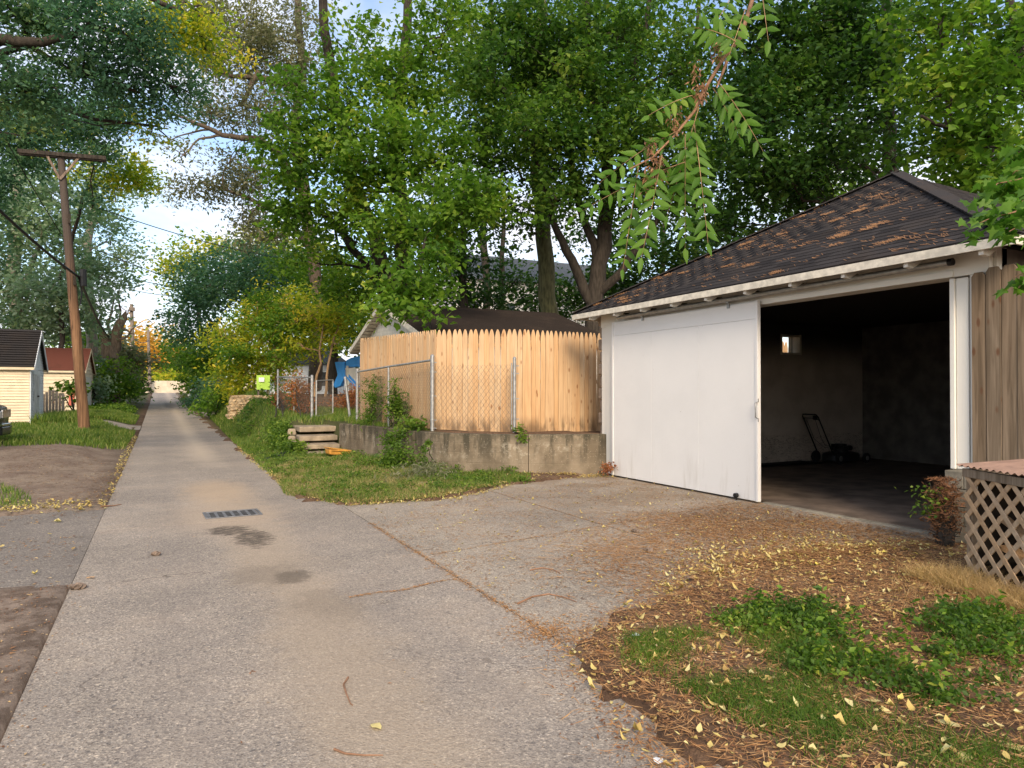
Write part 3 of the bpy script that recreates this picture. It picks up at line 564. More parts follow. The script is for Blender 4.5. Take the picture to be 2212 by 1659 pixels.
# door
dr = MB(); dr.box((7.67, 9.30, 1.46), (.04, 3.6, 2.86)); door = dr.build('sliding_door', M['door'], gar, bevel=.004)
for y in (7.50, 11.085):
    MB().box((7.66, y, 1.46), (.062, .045, 2.868)).build('edge_trim', M['door'], door, bevel=.003)
for y0, y1 in ((7.53, 8.722), (8.724, 9.922), (9.924, 11.06)):
    MB().box((7.645, (y0 + y1) / 2, 1.33), (.012, y1 - y0, 2.6)).build('panel', M['door'], door, bevel=.002)
MB().box((7.645, 9.295, 2.757), (.012, 3.53, .24)).build('panel', M['door'], door, bevel=.002)
hp = onx(1637, 886, 7.64); hb = MB(); hb.tube([hp + Vector((0, 0, -.12)), hp + Vector((-.045, 0, -.10)), hp + Vector((-.05, 0, .10)), hp + Vector((0, 0, .12))], .009, 8); hb.box(hp + Vector((-.004, 0, .14)), (.008, .035, .05)); hb.box(hp + Vector((-.004, 0, -.14)), (.008, .035, .05)); hb.build('handle', M['galv'], door, smooth=True)
kp = onx(1593, 1074, 7.62); kb = MB(); kb.cyl(kp + Vector((-.03, 0, .03)), (1, 0, 0), .035, .05, 8); kb.tube([kp + Vector((-.02, 0, .03)), kp + Vector((-.02, 0, -.04))], .012); kb.build('bolt', M['black'], door)
MB().box(kp + Vector((-.02, 0, -.045)), (.06, .09, .008)).build('bolt_plate', M['galv'], door)
for y in (8.05, 10.15):
    hg = MB(); hg.box((7.625, y, 2.90), (.012, .05, .12)); hg.cyl((7.61, y, 2.93), (1, 0, 0), .028, .03, 12); hg.build('hanger', M['galv'], door)
tk = MB(); tk.tube([(7.60, 4.72, 2.985), (7.60, 7.9, 2.97), (7.60, 10.85, 2.955)], .036, 12); track = tk.build('track', M['galv'], gar, smooth=True)
tk = MB(); tk.cyl((7.60, 4.70, 2.985), (0, 1, 0), .040, .05, 12); tk.build('track_cap', M['black'], track)
for k in range(8): MB().box((7.69, 5.1 + .8 * k, 3.02), (.13, .03, .03)).build('bracket', M['darkwood'], track)
# roof
EX0, EX1, EY0, EY1, EZ, AP = 7.33, 15.48, 3.92, 12.02, 3.115, Vector((11.40, 7.97, 5.36))
cs = [Vector((EX0, EY0, EZ)), Vector((EX1, EY0, EZ)), Vector((EX1, EY1, EZ)), Vector((EX0, EY1, EZ))]
rf = MB(); dn = Vector((0, 0, -.045)); rf.add(cs + [AP] + [c + dn for c in cs] + [AP + dn], [(0, 1, 4), (1, 2, 4), (2, 3, 4), (3, 0, 4), (6, 5, 9), (7, 6, 9), (8, 7, 9), (5, 8, 9), (0, 5, 6, 1), (1, 6, 7, 2), (2, 7, 8, 3), (3, 8, 5, 0)])
roof = rf.build('roof', M['shingle'], gar)
for a, b in ((3, 0), (0, 1), (2, 3)):
    A_, B_ = cs[a].copy(), cs[b].copy(); ins = Vector((.012, 0, 0)) if a == 3 else Vector((0, .012 * (1 if a == 0 else -1), 0)); A_.z = B_.z = 3.055
    MB().bar(A_ - ins * .1, B_ - ins * .1, .026, .095).build('fascia', M['fascia'], roof, bevel=.003)
for k in range(10):
    y = 11.45 - .80 * k; rt = MB(); rt.prism([(7.36, y - .025, 2.965), (7.36, y - .025, 3.04), (7.80, y - .025, 3.24), (7.80, y - .025, 3.15), (7.45, y - .025, 2.955)], (0, .05, 0)); rt.build('rafter_tail', M['trim'], roof)
for k in range(10):
    x = 8.2 + .8 * k; rt = MB(); rt.prism([(x, 3.95, 2.97), (x, 3.95, 3.04), (x, 4.36, 3.24), (x, 4.36, 3.1)], (.05, 0, 0)); rt.build('rafter_tail', M['darkwood'], roof)
    rt = MB(); rt.prism([(x, 11.99, 2.97), (x, 11.99, 3.04), (x, 11.6, 3.24), (x, 11.6, 3.1)], (.05, 0, 0)); rt.build('rafter_tail', M['trim'], roof)
shd = bpy.data.meshes.new('x'); bpy.data.meshes.remove(shd)
smb = MB(); smb.add([(-.148, -.005, .012), (.148, -.005, .012), (.148, .17, .004), (-.148, .17, .004), (-.148, -.005, .0), (.148, -.005, .0), (.148, .17, .0), (-.148, .17, .0)], [(0, 1, 2, 3), (4, 7, 6, 5), (0, 4, 5, 1), (1, 5, 6, 2), (2, 6, 7, 3), (3, 7, 4, 0)])
sm = smb.mesh('shingle', 'shingle')
def slope_frames(c0, c1, apex, rows, wd):
    ex = (c1 - c0).normalized(); mid = (c0 + c1) / 2; up = (apex - mid); up -= ex * up.dot(ex); Ls = up.length; up.normalize(); nn = ex.cross(up).normalized()
    if nn.z < 0: nn = -nn; 
    rot = Matrix((ex, up, nn)).transposed(); half = (c1 - c0).length / 2; out = []
    for k in range(rows):
        s = k * Ls / rows; hw = half * (1 - (s + .07) / Ls); off = (k % 2) * wd / 2 + random.uniform(-.02, .02); j = math.floor(-hw / wd) - 1
        while j * wd + off < hw:
            c = j * wd + off + wd / 2
            if abs(c) < hw - wd * .35: out.append((mid + ex * c + up * s + nn * .002, rot))
            j += 1
    return out
fr = slope_frames(cs[3], cs[0], AP, 33, .30); fr2 = slope_frames(cs[0], cs[1], AP, 33, .30)
allf = sorted(fr + [f for f in fr2], key=lambda f: f[0].length); near, rest = allf[:300], allf[300:]
for p, rt in near:
    jit = Matrix.Rotation(random.uniform(-.01, .01), 3, 'Z'); piece('shingle', sm, roof, p, rt @ jit)
sv = np.array([v.co[:] for v in sm.vertices]); sf = np.array([(0, 1, 2, 3), (0, 4, 5, 1), (1, 5, 6, 2), (3, 7, 4, 0)])
def merge_frames(frs): 
    V = np.concatenate([sv @ np.array(r).T + np.array(p) for p, r in frs]); F = np.concatenate([sf + 8 * i for i in range(len(frs))]); return V, F, np.repeat(np.random.default_rng(3).random(len(frs)), 4)
V, F, A = merge_frames(rest); npobj('shingle_courses', V, F, 'shingle', roof, A, kind='stuff')
cp = MB()
for c in (cs[0], cs[3]):
    n = 38; d = (AP - c)
    for k in range(n): 
        a = c + d * (k / n); cp.bar(a + Vector((0, 0, .016)), a + d / n * 1.15 + Vector((0, 0, .024)), .2, .016)
cp.build('hip_cap', M['shingle'], roof, kind='stuff')
# pine needles on the roof
nd = np.random.default_rng(5); ex = Vector((0, -1, 0)); pp = []
upv = (AP - Vector((EX0, AP.y, EZ))).normalized()
for k in range(80):
    s = nd.random() ** 1.25 * 3.2 + .1; hw = 4.05 * (1 - s / 4.65); c = nd.uniform(-hw * .8, hw * .96)
    if nd.random() > .45 + .5 * sst(1.0, -1.5, c) * 1.0 and c > 0 and nd.random() > .5: continue
    m_ = int(6 + 40 * nd.random() ** 2); q = np.array(Vector((EX0, AP.y, EZ)) + upv * s) + np.array([0, 1, 0]) * c
    a = nd.normal(0, .075, (m_, 1)) * np.array([[0, 1, 0]]) + nd.normal(0, .03, (m_, 1)) * np.array([list(upv)]); pp.append(q + a + [0, 0, .025])
for k in range(130):
    s = nd.random() ** 1.2 * 3.9 + .05; hw = 4.05 * (1 - s / 4.65); c = nd.uniform(-hw, hw) * .95; m_ = int(nd.integers(1, 6)); q = np.array(Vector((EX0, AP.y, EZ)) + upv * s) + np.array([0, 1, 0]) * c; pp.append(q + nd.normal(0, .10, (m_, 1)) * np.array([[0, 1, 0]]) + nd.normal(0, .05, (m_, 1)) * np.array([list(upv)]) + [0, 0, .022])
P = np.concatenate(pp); n = len(P); a = nd.normal(.35, .35, n); dd = np.outer(np.cos(a), [0, 1, 0]) + np.outer(np.sin(a), list(upv)); ss = np.cross(dd, list(upv.cross(Vector((0, 1, 0))))); L_ = nd.uniform(.05, .11, (n, 1))
V = np.stack([P - dd * L_ / 2, P + dd * L_ / 2 + [0, 0, .01], P + dd * L_ / 2 + ss * .004 + [0, 0, .012], P - dd * L_ / 2 + ss * .004], 1).reshape(-1, 3); F = np.arange(n)[:, None] * 4 + np.array([[0, 1, 2, 3]])
o = npobj('pine_needles', V, F, 'needle', None, nd.random(n) * .35, kind='stuff'); props(o, 'scattered clumps of orange pine needles on the dark garage roof', 'needles')

# ---- concrete block pier, weathered board fence, lattice bin
pr = thing('block_pier', 'short grey concrete block pier under the right door post', 'pier', (7.8, 4.6, 0))
for k in range(4):
    for j in range(2):
        if k % 2: MB().box((7.72, 4.42 + .2 * j + .02, .095 + .19 * k), (.38, .194, .184)).build('block', M['block'], pr, bevel=.006)
        elif j == 0: MB().box((7.72, 4.535, .095 + .19 * k), (.38, .42, .184)).build('block', M['block'], pr, bevel=.006)
bf = thing('board_fence', 'weathered grey dog-eared board fence against the right corner of the garage', 'fence', (7.7, 4.5, 0))
for k in range(9):
    wv = random.uniform(.142, .15); y1 = 4.545 - k * .15; top = 2.86 + random.uniform(-.02, .02) + (.03 if k in (1, 2) else 0); r = .03
    MB().prism([(7.715, y1, .05), (7.715, y1, top - .045), (7.715, y1 - .03, top), (7.715, y1 - wv + .03, top), (7.715, y1 - wv, top - .045), (7.715, y1 - wv, .05)], (-.02 - .006 * (k % 2), 0, 0)).build('board', M['greywood'], bf, bevel=.003)
for z in (.5, 1.5, 2.5): MB().box((7.755, 3.9, z), (.05, 1.3, .09)).build('rail', M['greywood'], bf)
LP = Vector((6.18, 3.70, 0)); LD = Vector((-.42, -.907, 0)); LN = Vector((.907, -.42, 0)); LL = 1.5; LH = .90
lb = thing('lattice_bin', 'low storage bin screened by grey lattice under a faded red corrugated roof', 'storage bin', LP)
def lath(a, b, off, nm='lath', w_=.042, t_=.010):
    MB().bar(a + LN * off, b + LN * off, t_, w_, up=(b - a).cross(LN)).build(nm, M['lattice'], lb) if False else None
    d = (b - a).normalized(); s_ = LN.cross(d).normalized(); c = (a + b) / 2 + LN * off; MB().box(c, (w_, (b - a).length, t_), rot=Matrix((s_, d, LN)).transposed()).build(nm, M['lattice'], lb, bevel=.002)
def clipline(s0, sg):
    # points (s,z) along s = s0 + sg*z inside the rectangle
    out = []
    for z in (0.04, LH): out.append((s0 + sg * z, z))
    (sa, za), (sb, zb) = out
    def cl(s, z, s2, z2):
        if s < 0: t = (0 - s) / (s2 - s); return 0, z + (z2 - z) * t
        if s > LL: t = (LL - s) / (s2 - s); return LL, z + (z2 - z) * t
        return s, z
    if max(sa, sb) < 0 or min(sa, sb) > LL: return None
    a = cl(sa, za, sb, zb); b = cl(sb, zb, sa, za); return a, b
sp_ = .176
for k in range(-8, 14):
    for sg, off in ((-1.0, -.012), (1.0, .0)):
        c = clipline(k * sp_ + (LH if sg < 0 else -.2 * 0), sg)
        if c and abs(c[0][0] - c[1][0]) > .06: (sa, za), (sb, zb) = c; lath(LP + LD * sa + UP * za, LP + LD * sb + UP * zb, off)
for s_ in (0.0, LL): MB().box(LP + LD * (s_ + (.02 if s_ == 0 else 0)) + LN * .03 + UP * .47, (.07, .045, .94), rot=Matrix((LD, LN, UP)).transposed()).build('post', M['greywood'], lb, bevel=.004)
MB().bar(LP + LN * .0 + UP * .905 - LD * .02, LP + LD * LL + UP * .905, .05, .07).build('top_rail', M['greywood'], lb, bevel=.004)
MB().bar(LP + LN * .9 + UP * 1.0, LP + LD * LL + LN * .9 + UP * 1.0, .05, .07).build('rail', M['greywood'], lb); MB().bar(LP + LN * .92, LP + LN * .92 + UP * .98, .06, .06, up=(1, 0, 0)).build('post', M['greywood'], lb)
bw = MB(); bw.add([LP + LN * .50, LP + LN * .50 + LD * LL, LP + LN * .50 + LD * LL + UP * .9, LP + LN * .50 + UP * .9, LP + LN * .48, LP + LN * .48 + LD * LL, LP + LN * .48 + LD * LL + UP * .9, LP + LN * .48 + UP * .9], [(0, 1, 2, 3), (4, 7, 6, 5), (0, 4, 5, 1), (1, 5, 6, 2), (2, 6, 7, 3), (3, 7, 4, 0)]); bw.build('shade_backing', M['darkwood'], lb); MB().box(LP + LN * .27 + LD * .06 + UP * .45, (.42, .012, .88), rot=Matrix((LN, LD, UP)).transposed()).build('shade_side', M['darkwood'], lb)  # dark boards added inside the bin so the lattice gaps read as shade
nc = 120; V = []; 
for t in range(2):
    for j in range(2):
        for i in range(nc + 1):
            s = -.06 + (LL + .15) * i / nc; z = .965 + .075 * j * 1.0 + .009 * math.sin(s * 2 * math.pi / .076) - .003 * t; V.append(LP + LD * s + LN * (-.05 + 1.1 * j) + UP * z)
F = [(j_, j_ + 1, nc + 1 + j_ + 1, nc + 1 + j_) for j_ in range(nc)] + [(2 * nc + 2 + j_, 3 * nc + 3 + j_, 3 * nc + 4 + j_, 2 * nc + 3 + j_) for j_ in range(nc)] + [(j_, 2 * nc + 2 + j_, 2 * nc + 3 + j_, j_ + 1) for j_ in range(nc)]
cr_ = MB(); cr_.add(V, F); cr_.build('corrugated_roof', M['pinkroof'], lb, smooth=True)
for (a, b, w_) in (((.3, .1, .34), (1.0, .36, .12), .14), ((.15, .2, .55), (.9, .4, .1), .1), ((.2, .4, .2), (1.2, .3, .1), .12)):
    pa = LP + LD * a[0] + LN * a[1] + UP * a[2]; pb = LP + LD * b[0] + LN * b[1] + UP * b[2]; o = MB().bar(pa, pb, w_, .03).build('plank', M['picket' if w_ == .14 else 'lattice'], None)
    props(o, {.14: 'wide orange-brown plank leaning inside the lattice bin', .1: 'narrow plank leaning inside the lattice bin, nearest its post', .12: 'plank lying low at the back of the lattice bin'}[w_], 'plank')
# dead shrub stump with needles
ds = thing('shrub_stump', 'dead brown shrub stump tangled with needles beside the block pier', 'stump', gp(2050, 1185, 0)); ds.location = (7.30, 4.55, 0); LOC[ds.name] = Vector((7.30, 4.55, 0))
r_ = np.random.default_rng(11); mb = MB(); c0 = np.array([7.30, 4.60, 0.0])
mb.tube([c0, c0 + [.02, -.02, .25], c0 + [-.02, .03, .55]], [.09, .08, .05], 9)
for k in range(70):
    a = r_.uniform(0, 6.28); e = np.array([math.cos(a) * r_.uniform(.06, .18), math.sin(a) * r_.uniform(.06, .16), r_.uniform(.05, .66)]); mb.tube(wig(c0 + [0, 0, e[2] * .5], c0 + e, 4, .08, r_), [.012, .009, .006, .003], 4, False)
mb.build('stump', M['bark'], ds)
P = c0 + np.column_stack([r_.normal(0, .07, 2600), r_.normal(0, .07, 2600), np.clip(r_.normal(.38, .17, 2600), .02, .68)]); V, F, A = flakes(P, .08, .005, r_, .006, .9); npobj('dry_needles', V, F, 'litter', ds, A * .35)
P = c0 + np.column_stack([r_.normal(-.12, .08, 160), r_.normal(.08, .09, 160), r_.uniform(.3, .62, 160)]); V, F = leaves(P, .045, .035, rng=r_); npobj('green_leaves', V, F, 'weed', ds, np.repeat(r_.random(160), 2))

# ================================================================== MOWER and floor bundle inside the garage
mw = thing('lawn_mower', 'dark push lawn mower with folded-back handle inside the open garage', 'lawn mower', (13.4, 10.85, 0))
y0 = 10.8; fl = .025
dk = MB(); ol = [(12.95, .0), (13.0, .16), (13.15, .24), (13.75, .26), (13.95, .2), (14.0, .0)]
def lens_ring(z, s): return [(13.5 + math.copysign(abs(math.cos(a)) ** .7, math.cos(a)) * .44 * s, y0 + math.copysign(abs(math.sin(a)) ** .7, math.sin(a)) * .27 * s, z) for a in [i * math.pi / 12 for i in range(24)]]
rings = [lens_ring(.08, 1), lens_ring(.20, 1), lens_ring(.24, .94), lens_ring(.27, .6), lens_ring(.28, .1)]; dk.add([v for r in rings for v in r], [(i * 24 + k, i * 24 + (k + 1) % 24, (i + 1) * 24 + (k + 1) % 24, (i + 1) * 24 + k) for i in range(4) for k in range(24)] + [tuple(range(24))]); dk.build('deck', M['mower'], mw, smooth=True)
for x, r in ((13.08, .13), (13.92, .11)):
    for s in (-1, 1):
        wh = MB(); wh.cyl((x, y0 + s * .31, r + fl), (0, 1, 0), r, .05, 20); o = wh.build('wheel', M['tyre'], mw, bevel=.012); MB().cyl((x, y0 + s * .338, r + fl), (0, 1, 0), r * .45, .01, 14).build('hub', M['galv'], o)
en = MB(); en.cyl((13.5, y0, .33), (0, 0, 1), .15, .12, 18); en.cyl((13.5, y0, .41), (0, 0, 1), .12, .06, 18); en.box((13.5, y0 + .12, .36), (.2, .12, .14)); en.cyl((13.72, y0 - .02, .34), (1, 0, 0), .06, .14, 12); en.cyl((13.35, y0 - .13, .38), (0, 0, 1), .05, .08, 12); en.build('engine', M['black'], mw, bevel=.01)
hA = ony(1733, 899, y0 - .18); hB = ony(1768, 899, y0 + .18); 
hd = MB()
hx = 12.52; hz = 1.10
for s in (-1, 1): pass
pts = [(13.02, y0 - .2, .22), (12.86, y0 - .2, .50), (hx + .03, y0 - .2, hz - .05), (hx, y0 - .17, hz), (hx, y0 + .17, hz), (hx + .03, y0 + .2, hz - .05), (12.86, y0 + .2, .50), (13.02, y0 + .2, .22)]
hd.tube(pts, .014, 8); hd.tube([(12.60, y0 - .2, .96), (12.55, y0 - .16, 1.02), (12.55, y0 + .16, 1.02), (12.60, y0 + .2, .96)], .008, 6); hd.build('handle', M['black'], mw, smooth=True)
hd = MB(); hd.box((12.6, y0 - .08, 1.03), (.06, .07, .09)); hd.tube([(12.6, y0 - .08, 1.0), (12.75, y0 - .1, .6), (12.95, y0 - .05, .42), (13.35, y0 - .08, .40)], .005, 5); hd.tube([(12.62, y0 + .16, .98), (12.9, y0 + .2, .55), (13.1, y0 + .1, .36), (13.4, y0, .4)], .005, 5); hd.build('control_cable', M['black'], mw)
bd = MB(); r_ = np.random.default_rng(2)
for k in range(9):
    yy = 10.82 + r_.uniform(-.12, .12); bd.tube([(8.6 + r_.uniform(0, .3), yy, .06), (10.0, yy + r_.uniform(-.06, .06), .05 + .05 * r_.random()), (11.2, yy + r_.uniform(-.05, .05), .05 + .05 * r_.random()), (12.3, yy + r_.uniform(-.04, .04), .06 + .04 * r_.random()), (12.75 + r_.uniform(-.1, .1), yy, .05)], .022, 7)
o = bd.build('hose_bundle', M['black'], None, smooth=True); props(o, 'long black bundle of hose lying along the garage inner wall', 'hose')

# ================================================================== PICKET FENCE
pf = thing('picket_fence', 'new cedar stockade fence with pointed pickets above the concrete wall', 'fence', (6, 13, .75))
FP = [Vector((14.6, 13.05, 0)), Vector((8.6, 12.92, 0)), Vector((6.50, 12.80, 0)), Vector((5.28, 14.2, 0)), Vector((4.69, 18.3, 0))]
ZT = [2.86, 2.86, 2.86, 2.91, 2.98]
def picket_mesh(wd, h):
    mb = MB(); pts = [(-wd / 2, 0, 0), (wd / 2, 0, 0), (wd / 2, 0, h - .17), (wd * .44, 0, h - .12), (wd * .30, 0, h - .055), (wd * .13, 0, h - .008), (0, 0, h), (-wd * .13, 0, h - .008), (-wd * .30, 0, h - .055), (-wd * .44, 0, h - .12), (-wd / 2, 0, h - .17)]
    mb.prism(pts, (0, .017, 0)); return mb.mesh('picket', 'picket')
for a, b, za, zb, n in ((FP[1], FP[0], 2.86, 2.86, 52), (FP[1], FP[2], 2.86, 2.86, 19), (FP[2], FP[3], 2.86, 2.91, 15), (FP[3], FP[4], 2.91, 2.98, 41)):
    d = (b - a); L_ = d.length; d.normalize(); wd = L_ / n; pm = picket_mesh(wd - .008, 2.12); ang = math.atan2(d.y, d.x)
    for k in range(n):
        t = (k + .5) / n; c = a + d * (L_ * t); zt = za + (zb - za) * t; out = .0 + random.uniform(0, .004)
        piece('picket', pm, pf, (c.x + random.uniform(-.001, .001), c.y, zt - 2.12 + random.uniform(-.005, .005)), (random.uniform(-.004, .004), random.uniform(-.006, .006), ang + (math.pi if d.x < 0 else 0)), None)
    nrm = Vector((-d.y, d.x, 0)); nrm = nrm if nrm.y > 0 else -nrm
    if b is FP[4]: nrm = Vector((abs(nrm.x), nrm.y, 0)) if nrm.x > 0 else -nrm
    for z in (1.05, 1.8, 2.55): MB().bar(a + nrm * .05 + UP * z, b + nrm * .05 + UP * z, .05, .08).build('rail', M['picket'], pf)
# ================================================================== CONCRETE RETAINING WALL
cw = thing('concrete_wall', 'low stained board-marked concrete retaining wall curving below the picket fence', 'retaining wall', (5, 14, 0))
def cat_rom(P, n=5):
    P = [Vector((*p, 0)) for p in P]; P = [P[0] * 2 - P[1]] + P + [P[-1] * 2 - P[-2]]; out = []
    for i in range(1, len(P) - 2):
        for k in range(n):
            t = k / n; a, b, c, d = P[i - 1:i + 3]; out.append(.5 * ((2 * b) + (c - a) * t + (2 * a - 5 * b + 4 * c - d) * t * t + (3 * b - a - 3 * c + d) * t ** 3))
    out.append(P[-2]); return out
wl = cat_rom(WALL, 5)
def wall_sec(pts, name='wall_section'):
    mb = MB(); n = len(pts); zr = [-.1, .20, .212, .224, .40, .412, .424, .58, .592, .604, .762]; off = [0, 0, .003, 0, .002, .005, .002, 0, .003, 0, 0]
    nr = []
    for i, p in enumerate(pts):
        t = (pts[min(i + 1, n - 1)] - pts[max(i - 1, 0)]).normalized(); q = Vector((-t.y, t.x, 0)); q = q if q.x > 0 or q.y > 0 else -q
        if q.dot(Vector((1, 1, 0))) < 0: q = -q
        nr.append(q)
    L = []
    for i, p in enumerate(pts):
        for z, o in zip(zr, off): L.append(p + nr[i] * (o + .004 * math.sin(i * 2.3 + z * 9)) + UP * z)
        L.append(p + nr[i] * .02 + UP * .772); L.append(p + nr[i] * .2 + UP * .772); L.append(p + nr[i] * .2 + UP * -.1)
    m_ = len(zr) + 3; fs = [(i * m_ + k, i * m_ + k + 1, (i + 1) * m_ + k + 1, (i + 1) * m_ + k) for i in range(n - 1) for k in range(m_ - 1)] + [tuple(range(m_)), tuple((n - 1) * m_ + k for k in range(m_))]
    mb.add(L, fs); return mb.build(name, M['cwall'], cw)
def trim(pts, a, b): return pts[a:b]
sgm = [(0, 6), (5, 19), (18, len(wl))]
for a, b in sgm:
    P_ = [p.copy() for p in wl[a:b]]
    d = (P_[1] - P_[0]).normalized(); P_[0] += d * .006; d = (P_[-2] - P_[-1]).normalized(); P_[-1] += d * .006; wall_sec(P_)

# ================================================================== CHAIN LINK
def chainmesh(name, a, b, z0, za, zb, parent, sp=.075, r=.0026, mat='wire', sag=0):
    a, b = Vector(a), Vector(b); d = b - a; L_ = d.length; d.normalize(); mb = MB(); h = max(za, zb) - z0; k = -int(h / sp) - 1
    ztop = lambda s: za + (zb - za) * s / L_ - sag * 4 * (s / L_) * (1 - s / L_)
    def seg(s0, q):
        pts = []
        N = 24; prev = None; s_in = []
        for i in range(N + 1):
            z = z0 + h * i / N; s = s0 + q * (z - z0) * .8
            if 0 <= s <= L_ and z <= ztop(s): s_in.append((s, z))
        if len(s_in) > 1: (s, z), (s2, z2) = s_in[0], s_in[-1]; mb.tube([a + d * s + UP * z, a + d * s2 + UP * z2], r, 3, False)
    s = -h
    while s < L_ + h: seg(s, 1); seg(s, -1); s += sp * 1.35
    return mb.build(name, M[mat], parent)
cf = thing('chain_link_fence', 'galvanised chain-link fence standing on the concrete wall in front of the pickets', 'fence', (5, 14, .78))
pA, pB, pC, pM = Vector((5.12, 14.0, 0)), Vector((6.31, 12.55, 0)), Vector((4.55, 18.0, 0)), Vector((4.78, 16.0, 0))
def post(p, z0, z1, r, parent, lean=(0, 0), cap=True, nm='post', mat='galv'):
    mb = MB(); t = Vector((p.x + lean[0], p.y + lean[1], z1)); mb.tube([(p.x, p.y, z0), t], r, 12)
    if cap: mb.tube([t, t + UP * r * .8, t + UP * r * 1.3], [r * 1.15, r * .9, r * .2], 12)
    return mb.build(nm, M[mat], parent, smooth=True)
pa = post(pA, .7, 2.32, .042, cf); post(pB, .7, 2.24, .034, cf); post(pC, .7, 2.14, .036, cf); post(pM, .7, 2.17, .028, cf, cap=False)
post(pB + Vector((-.05, .03, 0)), .85, 2.16, .012, cf, nm='tension_bar', cap=False)
for p, zs in ((pA, (.83, 1.0, 1.5, 2.0, 2.2)), (pB, (1.05, 1.45, 1.95, 2.1))):
    for z in zs:
        mb = MB(); mb.cyl(p + UP * z, (0, 0, 1), .052 if p is pA else .043, .025, 12); mb.box(p + UP * z + Vector((.05, -.05, 0)), (.05, .012, .02), rz=-.7); mb.build('band', M['galv'], cf)
MB().tube([pA + UP * 2.25, pM + UP * 2.17, pC + UP * 2.09], .024, 10).build('top_rail', M['galv'], cf, smooth=True)
chainmesh('wire_mesh', pA, pM, .86, 2.24, 2.17, cf, sp=.066, r=.003); chainmesh('wire_mesh', pM, pC, .86, 2.17, 2.09, cf, sp=.066, r=.003)
chainmesh('wire_mesh', pA, pB + Vector((-.05, .03, 0)), .84, 2.13, 2.13, cf, sp=.082, r=.003)
# gate
gt = thing('chain_link_gate', 'open chain-link gate between two white posts above the stone steps', 'gate', (3.95, 20.8, .78))
g1 = Vector((3.96, 20.85, 0)); g2 = Vector((5.0, 20.5, 0)); post(g1, .6, 2.02, .042, gt, nm='gate_post', mat='galv'); post(g2, .6, 1.98, .04, gt, lean=(-.16, .05), nm='gate_post')
ga = g1 + Vector((.13, .05, 0)); gb = ga + Vector((.95, 1.5, 0)).normalized() * 1.35
fm = MB(); fm.tube([ga + UP * .86, ga + UP * 1.9, gb + UP * 1.95, gb + UP * .92, ga + UP * .86], .024, 8); gf = fm.build('gate_frame', M['galv'], gt); chainmesh('wire_mesh', ga, gb, .88, 1.9, 1.95, gt, sp=.08, mat='wire')
vf = thing('vine_covered_fence', 'chain-link fence panel left of the gate with vines climbing both ends', 'fence', (3.4, 23, .8)); v1 = Vector((3.92, 20.95, 0)); v2 = Vector((3.62, 25.0, 0)); v3 = Vector((3.75, 22.6, 0))
post(v2, .5, 2.3, .035, vf); post(v3, .6, 2.0, .022, vf, cap=False); MB().tube([v1 + UP * 2.0, v3 + UP * 2.02, v2 + UP * 2.08], .02, 8).build('top_rail', M['galv'], vf); chainmesh('wire_mesh', v1, v2, .8, 2.0, 2.06, vf, sp=.075, r=.003, mat='wire')
# ================================================================== STEPS
st = thing('stone_steps', 'flight of uneven worn stone steps beside the concrete wall end', 'steps', (3.6, 18, 0))
rs = random.Random(4)
for k, (x0, x1, y0_, y1_, z, h) in enumerate(((3.32, 4.12, 17.65, 18.2, .10, .16), (3.22, 4.12, 18.05, 18.8, .27, .12), (3.25, 4.2, 18.6, 19.4, .45, .13), (3.3, 4.3, 19.2, 20.3, .66, .14))):
    pts = [(x0 + rs.uniform(-.05, .05), y0_ + rs.uniform(-.03, .05)), ((x0 + x1) / 2, y0_ + rs.uniform(-.05, .03)), (x1, y0_ + rs.uniform(-.04, .04)), (x1 + rs.uniform(0, .05), y1_), ((x0 + x1) / 2, y1_ + .05), (x0 + rs.uniform(-.05, .03), y1_)]
    MB().poly(pts, z - h, z).build('step', M['step'], st, bevel=.02)
for p, q in (((3.12, 18.3), .16), ((3.1, 18.7), .2), ((3.12, 19.1), .18), ((3.2, 19.6), .2)):
    mb = MB(); mb.box((p[0], p[1], .12 + (p[1] - 18.3) * .3), (q, q * 1.2, q * .9), rz=rs.random() * 2, taper=.8); mb.build('edge_stone', M['step'], st, bevel=.04)
ob = thing('plastic_bin', 'cracked orange plastic bin lying in the grass by the steps', 'bin', (3.85, 17.05, 0)); c = Vector((3.86, 17.1, .06))
mb = MB(); rot = Matrix.Rotation(.12, 3, 'Z') @ Matrix.Rotation(.10, 3, 'Y'); mb.box(c + UP * .08, (.5, .3, .13), rot=rot, taper=1.12); mb.build('tub', M['orange'], ob, bevel=.03); mb = MB(); mb.box(c + UP * .155, (.58, .36, .025), rot=rot @ Matrix.Rotation(.06, 3, 'Y')); mb.build('lid', M['orange'], ob, bevel=.012); MB().box(c + UP * .13 + Vector((0, -.19, 0)), (.4, .02, .03), rot=rot).build('rim', M['orange'], ob, bevel=.01)
# black plastic on the verge
r_ = np.random.default_rng(8); n1, n2 = 34, 14; pl0 = np.array([2.25, 16.9]); pl1 = np.array([3.15, 19.0]); dirv = (pl1 - pl0); lp = np.linalg.norm(dirv); dirv /= lp; nv = np.array([-dirv[1], dirv[0]]); V = []
for i in range(n1):
    for j in range(n2):
        s = i / (n1 - 1) * lp; q = (j / (n2 - 1) - .5) * .42 * (.4 + math.sin(math.pi * i / (n1 - 1)) ** .5 * .6); xy = pl0 + dirv * s + nv * q; V.append((xy[0], xy[1], float(surf(xy[0], xy[1])) + .015 + .10 * r_.random() * math.cos((j / (n2 - 1) - .5) * 2.6) * math.sin(math.pi * i / (n1 - 1)) ** .4))
F = [(i * n2 + j, (i + 1) * n2 + j, (i + 1) * n2 + j + 1, i * n2 + j + 1) for i in range(n1 - 1) for j in range(n2 - 1)]
o = npobj('plastic_sheet', V, F, 'black'); props(o, 'crumpled black plastic sheet on the verge at the road edge', 'plastic sheet')
